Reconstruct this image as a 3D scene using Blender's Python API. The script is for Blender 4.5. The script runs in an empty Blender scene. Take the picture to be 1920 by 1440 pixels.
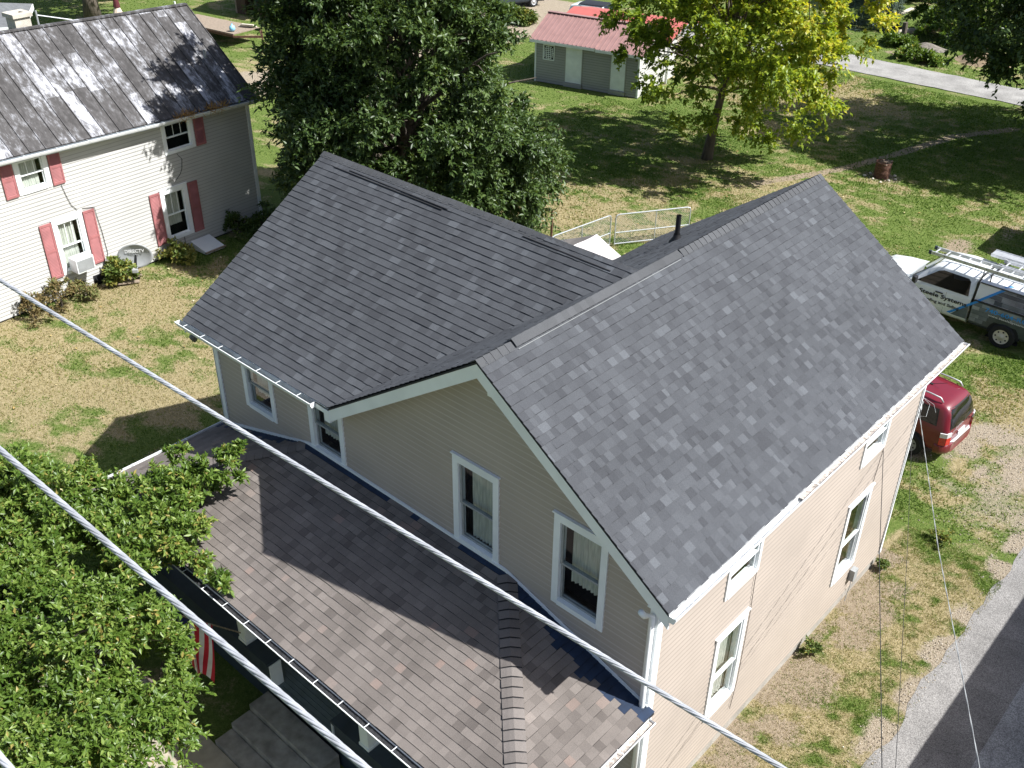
import bpy, math, random
import numpy as np
from mathutils import Vector, Matrix
random.seed(7); RNG=np.random.default_rng(7)
SC=bpy.context.scene; COL=SC.collection
# ------------------------------------------------------------------ camera
YAW,PITCH,ROLL,F=.7325,.5685,.0132,1886.41
cy_,sy_=math.cos(YAW),math.sin(YAW)
fw=Vector((-sy_*math.cos(PITCH),cy_*math.cos(PITCH),-math.sin(PITCH)))
r0=Vector((cy_,sy_,0)); u0=r0.cross(fw)
rr=r0*math.cos(ROLL)+u0*math.sin(ROLL); uu=-r0*math.sin(ROLL)+u0*math.cos(ROLL)
cam=bpy.data.cameras.new('camera'); cam.sensor_width=36; cam.lens=36*F/1920; cam.clip_start=.1; cam.clip_end=2000
co=bpy.data.objects.new('camera',cam); COL.objects.link(co); SC.camera=co
m=Matrix((rr,uu,-fw)).transposed().to_4x4(); m.translation=(4.7759,-8.1743,14.1715); co.matrix_world=m
# ------------------------------------------------------------------ world and sun
SUN=Vector((.583,.28,.763)).normalized()
W=bpy.data.worlds.new('World'); SC.world=W; W.use_nodes=True
nt=W.node_tree; sky=nt.nodes.new('ShaderNodeTexSky'); sky.sky_type='NISHITA'; sky.sun_disc=False
sky.sun_elevation=math.asin(SUN.z); sky.sun_rotation=math.atan2(SUN.x,SUN.y)
bg=nt.nodes['Background']; bg.inputs[1].default_value=.072; sky.dust_density=2.0; sky.air_density=1.
nt.links.new(sky.outputs[0],bg.inputs[0])
sl=bpy.data.lights.new('sun','SUN'); sl.energy=4.7; sl.angle=math.radians(.5); sl.color=(1,1,.985)
so=bpy.data.objects.new('sun',sl); COL.objects.link(so); so.rotation_euler=(-SUN).to_track_quat('-Z','Y').to_euler()
SC.view_settings.view_transform='Standard'; SC.view_settings.look='None'; SC.view_settings.exposure=.90; SC.view_settings.gamma=1
# ------------------------------------------------------------------ materials
def nodes(name):
    mt=bpy.data.materials.new(name); mt.use_nodes=True; t=mt.node_tree
    return mt,t,t.nodes['Principled BSDF']
def ramp(t,stops):
    n=t.nodes.new('ShaderNodeValToRGB'); e=n.color_ramp.elements
    while len(e)<len(stops): e.new(.5)
    for i,(p,c) in enumerate(stops): e[i].position=p; e[i].color=(*c,1)
    return n
def mat(name,c,rough=.6,var=.12,scale=6.,bump=0.,bscale=60.,metal=0.,stretch=None,spec=.5,coat=0.):
    """plain coloured surface with weathering noise"""
    mt,t,b=nodes(name); L=t.links.new
    tc=t.nodes.new('ShaderNodeTexCoord'); mp=t.nodes.new('ShaderNodeMapping'); L(tc.outputs['Object'],mp.inputs[0])
    if stretch: mp.inputs['Scale'].default_value=stretch
    n=t.nodes.new('ShaderNodeTexNoise'); n.inputs['Scale'].default_value=scale; n.inputs['Detail'].default_value=6; L(mp.outputs[0],n.inputs['Vector'])
    lo=[x*(1-var) for x in c]; hi=[min(1,x*(1+var)) for x in c]
    r=ramp(t,[(.3,lo),(.7,hi)]); L(n.outputs['Fac'],r.inputs[0]); L(r.outputs[0],b.inputs['Base Color'])
    b.inputs['Roughness'].default_value=rough; b.inputs['Metallic'].default_value=metal; b.inputs['Specular IOR Level'].default_value=spec
    b.inputs['Coat Weight'].default_value=coat
    if bump:
        n2=t.nodes.new('ShaderNodeTexNoise'); n2.inputs['Scale'].default_value=bscale; L(mp.outputs[0],n2.inputs['Vector'])
        bp=t.nodes.new('ShaderNodeBump'); bp.inputs['Strength'].default_value=bump; bp.inputs['Distance'].default_value=.02; L(n2.outputs['Fac'],bp.inputs['Height']); L(bp.outputs[0],b.inputs['Normal'])
    return mt
def attrmat(name,stops,rough=.9,grain=.35,gscale=160.,big=.25,bigscale=.8,bump=.4,spec=.3,attr='rnd',trans=0.,tcol=None,coat=0.):
    """colour picked per face by a random value stored on the mesh, plus grain and blotches"""
    mt,t,b=nodes(name); L=t.links.new
    a=t.nodes.new('ShaderNodeAttribute'); a.attribute_name=attr; r=ramp(t,stops); L(a.outputs['Fac'],r.inputs[0])
    col=r.outputs[0]
    tc=t.nodes.new('ShaderNodeTexCoord')
    for sc,am in ((gscale,grain),(bigscale,big)):
        if not am: continue
        n=t.nodes.new('ShaderNodeTexNoise'); n.inputs['Scale'].default_value=sc; n.inputs['Detail'].default_value=4; L(tc.outputs['Object'],n.inputs['Vector'])
        mr=t.nodes.new('ShaderNodeMapRange'); mr.inputs[1].default_value=.3; mr.inputs[2].default_value=.7; mr.inputs[3].default_value=1-am; mr.inputs[4].default_value=1+am; L(n.outputs['Fac'],mr.inputs[0])
        mx=t.nodes.new('ShaderNodeVectorMath'); mx.operation='SCALE'; L(col,mx.inputs[0]); L(mr.outputs[0],mx.inputs['Scale']); col=mx.outputs[0]
        if sc==gscale and bump:
            bp=t.nodes.new('ShaderNodeBump'); bp.inputs['Strength'].default_value=bump; bp.inputs['Distance'].default_value=.006; L(n.outputs['Fac'],bp.inputs['Height']); L(bp.outputs[0],b.inputs['Normal'])
    L(col,b.inputs['Base Color']); b.inputs['Roughness'].default_value=rough; b.inputs['Specular IOR Level'].default_value=spec; b.inputs['Coat Weight'].default_value=coat
    if trans:
        tr=t.nodes.new('ShaderNodeBsdfTranslucent'); mx=t.nodes.new('ShaderNodeMixShader'); mx.inputs[0].default_value=trans
        v=t.nodes.new('ShaderNodeVectorMath'); v.operation='MULTIPLY'; v.inputs[1].default_value=tcol or (1.6,1.5,.6); L(col,v.inputs[0]); L(v.outputs[0],tr.inputs[0])
        L(b.outputs[0],mx.inputs[1]); L(tr.outputs[0],mx.inputs[2]); L(mx.outputs[0],t.nodes['Material Output'].inputs[0])
    return mt
def glassmat(name,tint=(.85,.9,.88),rough=.02,opac=.0):
    mt,t,b=nodes(name); L=t.links.new
    g=t.nodes.new('ShaderNodeBsdfGlossy'); g.inputs['Roughness'].default_value=rough
    tr=t.nodes.new('ShaderNodeBsdfTransparent'); tr.inputs[0].default_value=(*tint,1)
    f=t.nodes.new('ShaderNodeLayerWeight'); f.inputs[0].default_value=.5
    pw=t.nodes.new('ShaderNodeMath'); pw.operation='POWER'; pw.inputs[1].default_value=4.; L(f.outputs['Facing'],pw.inputs[0])
    mr=t.nodes.new('ShaderNodeMath'); mr.operation='MULTIPLY_ADD'; mr.inputs[1].default_value=.9; mr.inputs[2].default_value=.05+opac; L(pw.outputs[0],mr.inputs[0])
    mx=t.nodes.new('ShaderNodeMixShader'); L(mr.outputs[0],mx.inputs[0]); L(tr.outputs[0],mx.inputs[1]); L(g.outputs[0],mx.inputs[2]); L(mx.outputs[0],t.nodes['Material Output'].inputs[0])
    return mt
M={}
M['shingle']=attrmat('charcoal_shingle',[(0,(.049,.051,.057)),(.35,(.062,.065,.072)),(.75,(.077,.081,.089)),(.93,(.088,.093,.102)),(1,(.098,.104,.114))],grain=.32,big=.10,bigscale=.7)
M['cap']=attrmat('charcoal_cap',[(0,(.068,.070,.074)),(1,(.080,.082,.087))],grain=.25,big=.1)
M['brown']=attrmat('brown_shingle',[(0,(.115,.099,.089)),(.3,(.150,.130,.117)),(.6,(.172,.149,.134)),(.85,(.198,.172,.154)),(1,(.215,.160,.136))],grain=.25,big=.16,bigscale=1.1)
M['browncap']=attrmat('brown_cap',[(0,(.14,.122,.112)),(1,(.185,.163,.150))],grain=.25,big=.1)
M['butt']=mat('shingle_edge_and_gap_shade',(.018,.018,.020),.95); M['roofbutt']=mat('shingle_butt',(.030,.031,.034),.95); M['capedge']=mat('cap_edge',(.040,.041,.044),.95)
M['siding']=mat('beige_vinyl',(.415,.352,.298),.55,.08,1.1); M['sidinglit']=mat('beige_lap_lit',(.49,.43,.385),.7,.1,.7); M['sidingshade']=mat('beige_lap_shade',(.29,.25,.215),.7,.1,.7); M['whiteseam']=mat('white_seam',(.33,.32,.30),.7,.1,.9); M['greyseam']=mat('grey_seam',(.17,.165,.155),.7,.1,1)
M['white']=mat('white_trim',(.84,.86,.86),.5,.06,2.5)
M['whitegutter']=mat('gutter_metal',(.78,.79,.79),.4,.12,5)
M['darkdebris']=mat('wet_debris',(.022,.022,.024),.9,.6,18,.8,40); M['gutterin']=mat('gutter_inside_shade',(.17,.20,.22),.7,.3,5); M['debris']=mat('gutter_debris',(.40,.35,.31),.95,.5,22,.8,40)
M['glass']=glassmat('window_glass'); M['darkglass']=glassmat('dark_glass',(.12,.13,.14),.02,.03)
M['curtain']=mat('pale_curtain',(.56,.54,.49),.9,.25,5,stretch=(9,9,.7))
M['sash']=mat('aluminium_sash',(.33,.34,.34),.45,.15,8)
M['dark']=mat('dark_fill_and_shade',(.012,.012,.013),.9)
M['concrete']=mat('concrete',(.40,.35,.27),.9,.2,4,.35,90)
M['stepconcrete']=mat('step_concrete',(.30,.275,.24),.95,.3,5,.4,80)
M['foundation']=mat('foundation',(.34,.315,.28),.95,.22,4,.4,40)
M['navy']=mat('slate_blue_paint',(.035,.05,.065),.6,.2,4)
M['deckpaint']=mat('porch_floor_paint',(.13,.165,.175),.6,.15,6)
M['blackpipe']=mat('black_pipe',(.012,.012,.013),.5)
M['wire']=mat('wire_black',(.02,.02,.02),.6)
M['alum']=mat('aluminium',(.62,.63,.65),.42,.12,9,metal=.55)
M['cable']=mat('aluminium_strand',(.42,.43,.455),.6,.25,16,metal=.3)
M['rust']=mat('rust',(.105,.048,.03),.9,.5,14,.6,60)
M['wood']=mat('weathered_wood',(.28,.22,.165),.9,.3,5,.4,40,stretch=(1,12,1))
M['darkwood']=mat('brown_boards',(.085,.05,.035),.9,.3,5,stretch=(14,14,.6))
M['bark']=mat('bark',(.105,.085,.066),.95,.45,9,1.,18,stretch=(1,1,.25))
M['greyroof']=mat('grey_roof',(.13,.135,.14),.9,.2,5,.4,50)
M['redmetal']=mat('red_metal_roof',(.30,.175,.16),.45,.10,2.5)
M['redroof']=mat('red_canopy_roof',(.45,.12,.10),.45,.1,2)
M['greysiding']=mat('grey_vinyl',(.30,.295,.28),.6,.06,1)
M['shedwhite']=mat('white_door',(.72,.74,.74),.55,.08,3)
M['shutter']=mat('faded_red_shutter',(.34,.125,.125),.75,.16,3.5)
M['whitesiding']=mat('white_siding',(.50,.49,.465),.6,.07,.9)
M['tarp']=mat('white_tarp',(.50,.465,.46),.6,.12,3,.5,9)
M['tarpgrey']=mat('grey_tarp',(.16,.145,.14),.7,.2,3)
M['tyre']=mat('tyre',(.015,.015,.016),.85)
M['rim']=mat('painted_rim',(.66,.61,.50),.5,.1)
M['vanred']=mat('maroon_paint',(.15,.010,.020),.35,.06,2,coat=.5)
M['truckwhite']=mat('white_paint',(.78,.80,.80),.3,.03,2,coat=.6)
M['plastic']=mat('grey_plastic',(.30,.31,.31),.6)
M['dishgrey']=mat('dish_grey',(.34,.35,.355),.5,.08)
M['blue']=mat('blue_stripe',(.02,.25,.68),.4)
M['lettering']=mat('black_lettering',(.02,.02,.022),.5)
M['bluelet']=mat('blue_lettering',(.02,.27,.70),.5)
M['whitelet']=mat('white_lettering',(.75,.75,.75),.5)
M['tail']=mat('red_lamp',(.50,.012,.012),.2,coat=.8); M['lampclear']=mat('clear_lamp',(.62,.60,.60),.2,coat=.8)
M['flagred']=mat('flag_red',(.55,.015,.035),.8); M['flagwhite']=mat('flag_white',(.78,.76,.74),.8); M['flagblue']=mat('flag_blue',(.015,.025,.11),.8)
M['graphic']=attrmat('shingle_print',[(0,(.05,.062,.078)),(.6,(.13,.15,.175)),(1,(.28,.30,.32))],rough=.35,grain=.15,big=.3,bigscale=3,bump=0,coat=.4)
M['galv']=mat('galvanised',(.52,.54,.55),.45,.12,12,metal=.5)
M['mound']=mat('sandy_soil',(.27,.20,.125),.95,.25,4,.8,14)
M['chimney']=mat('chimney_block',(.50,.46,.39),.9,.15,4,.4,40)
M['maroon']=mat('maroon_cloth',(.085,.012,.016),.8); M['cream']=mat('cream_cloth',(.62,.50,.40),.8)
LS=lambda n,a,b_,c,d=None,tr=.28,ro=.42: attrmat(n,[(0,a),(.55,b_),(.95,c)]+([(1,d)] if d else []),rough=ro,grain=0,big=0,bump=0,spec=.4,trans=tr)
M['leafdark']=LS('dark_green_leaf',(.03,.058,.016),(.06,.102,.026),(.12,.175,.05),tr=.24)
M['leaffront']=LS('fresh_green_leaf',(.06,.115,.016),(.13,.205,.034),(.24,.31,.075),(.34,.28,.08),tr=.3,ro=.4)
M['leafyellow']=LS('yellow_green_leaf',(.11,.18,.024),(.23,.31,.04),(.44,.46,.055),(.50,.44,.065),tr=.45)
M['leafweed']=LS('weed_leaf',(.06,.10,.02),(.12,.17,.035),(.28,.26,.06),tr=.25,ro=.6)
M['leafdry']=LS('dry_weed_leaf',(.10,.09,.03),(.20,.14,.06),(.14,.16,.05),tr=.2,ro=.8)
M['straw']=LS('orange_straw',(.30,.17,.06),(.45,.27,.10),(.5,.34,.15),tr=.3,ro=.8)
M['leafspruce']=LS('blue_spruce_needle',(.05,.085,.06),(.09,.135,.10),(.15,.20,.15),tr=.1,ro=.6)
M['grass']=attrmat('grass_blade',[(0,(.07,.13,.02)),(.3,(.13,.195,.036)),(.45,(.20,.25,.07)),(.6,(.24,.235,.085)),(.8,(.33,.28,.145)),(1,(.43,.37,.23))],rough=.75,grain=0,big=0,bump=0,spec=.2,trans=.45,tcol=(1.3,1.3,.9))
# weathered standing-seam metal of the neighbour house
def oldmetal():
    mt,t,b=nodes('weathered_metal_roof'); L=t.links.new
    a=t.nodes.new('ShaderNodeAttribute'); a.attribute_name='rnd'
    uv=t.nodes.new('ShaderNodeAttribute'); uv.attribute_name='rc'
    def nz(sc,st,det=8,ro=.62):
        mp=t.nodes.new('ShaderNodeMapping'); mp.inputs['Scale'].default_value=st; L(uv.outputs['Vector'],mp.inputs[0])
        n=t.nodes.new('ShaderNodeTexNoise'); n.inputs['Scale'].default_value=sc; n.inputs['Detail'].default_value=det; n.inputs['Roughness'].default_value=ro; L(mp.outputs[0],n.inputs['Vector']); return n.outputs['Fac']
    def mth(op,x,y):
        n=t.nodes.new('ShaderNodeMath'); n.operation=op
        for i,v in enumerate((x,y)):
            if isinstance(v,(int,float)): n.inputs[i].default_value=v
            else: L(v,n.inputs[i])
        return n.outputs[0]
    s=mth('ADD',mth('MULTIPLY',nz(2.2,(1.,.35,1)),.75),mth('MULTIPLY',nz(7,(1.3,.55,1)),.50))
    s=mth('ADD',mth('ADD',s,mth('MULTIPLY',nz(22,(1.8,.35,1),5),.38)),mth('MULTIPLY',mth('POWER',a.outputs['Fac'],1.6),.15))
    r=ramp(t,[(.66,(.045,.042,.041)),(.80,(.080,.075,.074)),(.89,(.19,.19,.20)),(.97,(.42,.42,.45))]); L(mth('SUBTRACT',s,.062),r.inputs[0]); L(r.outputs[0],b.inputs['Base Color'])
    b.inputs['Roughness'].default_value=.75; b.inputs['Specular IOR Level'].default_value=.3
    return mt
M['oldmetal']=oldmetal()
# ------------------------------------------------------------------ mesh helpers
WM={}
class MB:
    def __init__(s): s.v=[]; s.f=[]; s.r=[]; s.mi=[]
    def add(s,vs,fs,r=0.,mi=0):
        b=len(s.v); s.v+= [tuple(v) for v in vs]; s.f+=[tuple(i+b for i in f) for f in fs]; s.r+=[r]*len(fs); s.mi+=[mi]*len(fs); return s
    def quad(s,a,b,c,d,r=0.,mi=0): return s.add((a,b,c,d),((0,1,2,3),),r,mi)
    def box(s,x0,x1,y0,y1,z0,z1,r=0.,mi=0,T=None):
        v=[Vector((x,y,z)) for z in (z0,z1) for y in (y0,y1) for x in (x0,x1)]
        if T: v=[T@p for p in v]
        return s.add(v,((0,2,3,1),(4,5,7,6),(0,1,5,4),(2,6,7,3),(0,4,6,2),(1,3,7,5)),r,mi)
    def beam(s,a,b,w,h,up=(0,0,1),r=0.,mi=0):
        a=Vector(a);b=Vector(b);d=(b-a).normalized();x=d.cross(Vector(up)).normalized();z=x.cross(d)
        v=[p+x*(w/2*i)+z*(h/2*j) for p in (a,b) for (i,j) in ((-1,-1),(1,-1),(1,1),(-1,1))]
        return s.add(v,((0,1,2,3),(7,6,5,4),(0,4,5,1),(1,5,6,2),(2,6,7,3),(3,7,4,0)),r,mi)
    def tube(s,path,rad,n=8,cap=True,r=0.,mi=0):
        P=[Vector(p) for p in path]; R=rad if hasattr(rad,'__len__') else [rad]*len(P); vs=[]; fs=[]
        ref=Vector((0,0,1))
        for i,p in enumerate(P):
            d=(P[min(i+1,len(P)-1)]-P[max(i-1,0)]).normalized()
            if abs(d.dot(ref))>.95: ref=Vector((1,0,0))
            x=d.cross(ref).normalized(); y=x.cross(d)
            vs+=[p+(x*math.cos(2*math.pi*k/n)+y*math.sin(2*math.pi*k/n))*R[i] for k in range(n)]
        for i in range(len(P)-1):
            for k in range(n): fs.append((i*n+k,i*n+(k+1)%n,(i+1)*n+(k+1)%n,(i+1)*n+k))
        if cap: fs+=[tuple(range(n))[::-1],tuple((len(P)-1)*n+k for k in range(n))]
        return s.add(vs,fs,r,mi)
    def lathe(s,prof,c=(0,0,0),n=20,T=None,r=0.,mi=0):
        vs=[];fs=[]
        for (ra,z) in prof:
            for k in range(n):
                p=Vector((c[0]+ra*math.cos(2*math.pi*k/n),c[1]+ra*math.sin(2*math.pi*k/n),c[2]+z)); vs.append(T@p if T else p)
        for i in range(len(prof)-1):
            for k in range(n): fs.append((i*n+k,i*n+(k+1)%n,(i+1)*n+(k+1)%n,(i+1)*n+k))
        return s.add(vs,fs,r,mi)
    def prism(s,poly,d,r=0.,mi=0):
        n=len(poly); d=Vector(d); a=[Vector(p) for p in poly]; b=[p+d for p in a]
        fs=[tuple(range(n)),tuple(range(2*n-1,n-1,-1))]+[(i,i+n,(i+1)%n+n,(i+1)%n) for i in range(n)]
        return s.add(a+b,fs,r,mi)
    def build(s,name,mats,parent=None,smooth=False,bevel=0.,local=False,sub=0):
        me=bpy.data.meshes.new(name); vs=s.v
        if parent is not None and not local:
            I=WM[parent].inverted(); vs=[I@Vector(v) for v in vs]
        me.from_pydata(vs,[],s.f); mats=mats if isinstance(mats,(list,tuple)) else [mats]
        for k in mats: me.materials.append(M[k] if isinstance(k,str) else k)
        a=me.attributes.new('rnd','FLOAT','FACE'); a.data.foreach_set('value',s.r)
        if any(s.mi): me.polygons.foreach_set('material_index',s.mi)
        if smooth: me.polygons.foreach_set('use_smooth',[True]*len(s.f))
        o=bpy.data.objects.new(name,me); COL.objects.link(o)
        if parent is not None: o.parent=parent; WM[o]=WM[parent].copy()
        else: WM[o]=Matrix()
        if bevel:
            b=o.modifiers.new('b','BEVEL'); b.width=bevel; b.segments=2; b.limit_method='ANGLE'
        if sub:
            b=o.modifiers.new('s','SUBSURF'); b.levels=sub; b.render_levels=sub
        return o
def tag(o,label=None,cat=None,group=None,kind=None):
    for k,v in (('label',label),('category',cat),('group',group),('kind',kind)):
        if v: o[k]=v
    return o
def thing(name,label,cat,loc=(0,0,0),rz=0.,group=None,Mx=None):
    o=bpy.data.objects.new(name,None); COL.objects.link(o); o.empty_display_size=.2
    T=Mx if Mx is not None else Matrix.Translation(loc)@Matrix.Rotation(rz,4,'Z')
    o.matrix_world=T; WM[o]=T; return tag(o,label,cat,group)
def copy_thing(o,Mx,label,group=None):
    c=o.copy(); COL.objects.link(c); c.matrix_world=Mx; c['label']=label
    if group: c['group']=group
    for ch in o.children:
        d=ch.copy(); COL.objects.link(d); d.parent=c
        for g in ch.children:
            e=g.copy(); COL.objects.link(e); e.parent=d
    return c
def text(name,s,size,T,matname,parent,bold=0.,width=None):
    cu=bpy.data.curves.new(name,'FONT'); cu.body=s; cu.size=size; cu.extrude=.001; cu.offset=bold; cu.align_x='LEFT'; cu.resolution_u=3
    tmp=bpy.data.objects.new('tmp',cu); COL.objects.link(tmp); bpy.context.view_layer.update()
    me=bpy.data.meshes.new_from_object(tmp.evaluated_get(bpy.context.evaluated_depsgraph_get()))
    bpy.data.objects.remove(tmp)
    w=max(v.co.x for v in me.vertices)
    if width: T=T@Matrix.Diagonal((width/w,1,1,1))
    me.transform(WM[parent].inverted()@T); me.materials.clear(); me.materials.append(M[matname])
    o=bpy.data.objects.new(name,me); COL.objects.link(o); o.parent=parent; WM[o]=WM[parent].copy(); return o
def frame(o,x,y,z=None):
    """matrix with origin o, x axis, y axis"""
    x=Vector(x).normalized(); y=Vector(y); y=(y-x*x.dot(y)).normalized(); z=x.cross(y)
    T=Matrix((x,y,z)).transposed().to_4x4(); T.translation=o; return T
def npmesh(name,V,Fq,R,matname,parent=None,smooth=False):
    """big mesh straight from arrays; V (n,3), Fq (m,3 or 4), R per face"""
    me=bpy.data.meshes.new(name); k=Fq.shape[1]
    if parent is not None:
        I=np.array(WM[parent].inverted()); V=V@I[:3,:3].T+I[:3,3]
    me.vertices.add(len(V)); me.vertices.foreach_set('co',V.astype(np.float32).ravel())
    me.loops.add(Fq.size); me.loops.foreach_set('vertex_index',Fq.astype(np.int32).ravel())
    me.polygons.add(len(Fq)); me.polygons.foreach_set('loop_start',np.arange(0,Fq.size,k,dtype=np.int32)); me.polygons.foreach_set('loop_total',np.full(len(Fq),k,dtype=np.int32))
    me.update(calc_edges=True); me.validate()
    a=me.attributes.new('rnd','FLOAT','FACE'); a.data.foreach_set('value',R.astype(np.float32))
    if smooth: me.polygons.foreach_set('use_smooth',np.ones(len(Fq),bool))
    me.materials.append(M[matname]); o=bpy.data.objects.new(name,me); COL.objects.link(o)
    if parent is not None: o.parent=parent; WM[o]=WM[parent].copy()
    else: WM[o]=Matrix()
    return o
# value noise for colour maps and lumpy shapes
_P=RNG.random((64,64))
def vnoise(x,y):
    x=np.asarray(x,float);y=np.asarray(y,float); xi=np.floor(x).astype(int);yi=np.floor(y).astype(int);fx=x-xi;fy=y-yi
    fx=fx*fx*(3-2*fx);fy=fy*fy*(3-2*fy); g=lambda a,b:_P[a%64,b%64]
    return (g(xi,yi)*(1-fx)+g(xi+1,yi)*fx)*(1-fy)+(g(xi,yi+1)*(1-fx)+g(xi+1,yi+1)*fx)*fy
def fbm(x,y,o=4):
    s=0;a=.5
    for i in range(o): s=s+a*vnoise(np.asarray(x)*2**i+17*i,np.asarray(y)*2**i+5*i); a*=.5
    return s/.94
def sstep(a,b,x): t=np.clip((x-a)/(b-a),0,1); return t*t*(3-2*t)
# ------------------------------------------------------------------ ground
def segd(x,y,pts):
    d=np.full(np.shape(x),1e9)
    for (a,b),(c,e) in zip(pts[:-1],pts[1:]):
        t=np.clip(((x-a)*(c-a)+(y-b)*(e-b))/((c-a)**2+(e-b)**2),0,1); d=np.minimum(d,np.hypot(x-a-t*(c-a),y-b-t*(e-b)))
    return d
def gb(x,y,cx,cy,rx,ry): return np.exp(-(((x-cx)/rx)**2+((y-cy)/ry)**2))
def dry_map(x,y):
    d=.24+0*x
    d+=1.1*gb(x,y,-17,3.5,5.5,5)+.75*gb(x,y,-20,1,3,4)      # side lawn
    d+=.95*gb(x,y,-16,18.5,4.2,2.6)+.35*gb(x,y,-13,24,4,2.5)   # beyond the pen
    d+=.6*gb(x,y,-17.5,37,6,3.5)+.45*gb(x,y,-15,31,3,1.5)
    d+=.25*gb(x,y,-9,24,4,4)
    pass
    d+=.7*gb(x,y,0.5,14.5,1.6,2.5)+.35*gb(x,y,-39,21,3,3)
    d-=.35*gb(x,y,.4,10.2,.9,1.2)
    d-=.9*gb(x,y,-12.6,1.0,2.6,3.2)
    ss=lambda q:sstep(.34,.66,q)-.5
    d=np.minimum(d,.80)-.05+.30*ss(fbm(x*.45,y*.45))+.30*ss(fbm(x*1.3+9,y*1.3))+.50*ss(fbm(x*2.3+y*1.1+2,y*3.6-x*.8))
    ns=.95-(.34+.36*sstep(.2,1.7,x))*sstep(.40,.64,.5*fbm(x*1.5+3,y*1.5+7)+.5*fbm(x*5,y*5))-.25*sstep(.45,.6,fbm(x*9,y*9))-.25*gb(x,y,.5,10.2,.9,1.0)
    k=sstep(-.3,-.1,x)*sstep(11,9.5,y); d=d*(1-k)+ns*k
    return np.clip(d,0,1)
PATH=[(-12.9,25.2),(-12.05,27.05),(-11.25,29.0),(-10.45,32.0),(-9.6,36.0),(-8,39)]
def bare_map(x,y):
    b=1.3*np.exp(-(segd(x,y,PATH)/.22)**2)*(.35+.9*fbm(x*1.2,y*1.2))
    b+=.9*gb(x,y,-9.76,29.35,.75,.6)
    b+=1.0*sstep(1.5,.1,x)*(x>-.4)*(y>-1)*(y<8.9)*(.3+.9*sstep(.4,.6,fbm(x*1.8,y*1.8)))
    b+=.8*gb(x,y,-4.9,25.0,.5,.9)+.5*gb(x,y,-4.0,27.5,.4,1.2)+.5*gb(x,y,-3.2,23,1.2,.5)+.6*gb(x,y,-6.,22.5,.8,.6)
    b+=.8*gb(x,y,-15.7,47.4,.9,.5)+.7*gb(x,y,-17.3,47.7,1.,.6)
    return np.clip(b*1.1*(.5+fbm(x*3+1,y*3)),0,1)
def gravel_map(x,y):
    n=fbm(x*.9+4,y*.9+2)
    g=gb(x,y,.1,13.6,1.5,1.6)*1.15*(.25+1.1*sstep(.35,.62,fbm(x*1.6,y*1.6+3)))
    g=np.maximum(g,1.1*sstep(.55,.1,np.abs(x-2.05-.25*(n-.5)))*(y<22)*(.2+1.0*sstep(.36,.64,fbm(x*2.2+8,y*2.2))))
    g=np.maximum(g,.95*sstep(1.5,.3,np.abs(x-1.3))*sstep(9.5,12.5,y)*sstep(19,15,y)*(.15+1.1*fbm(x*1.5+8,y*1.5)))
    g=np.maximum(g,1.25*sstep(2.6,1.2,segd(x,y,[(-36,42),(-36,33),(-36.2,25),(-37.5,20),(-41,15)])+1.2*(n-.5)))
    g=np.maximum(g,1.3*sstep(3.9,3.0,np.abs(y-41.2)+1.0*(n-.5))*sstep(-24,-28,x))
    return np.clip(g,0,1)
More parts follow.
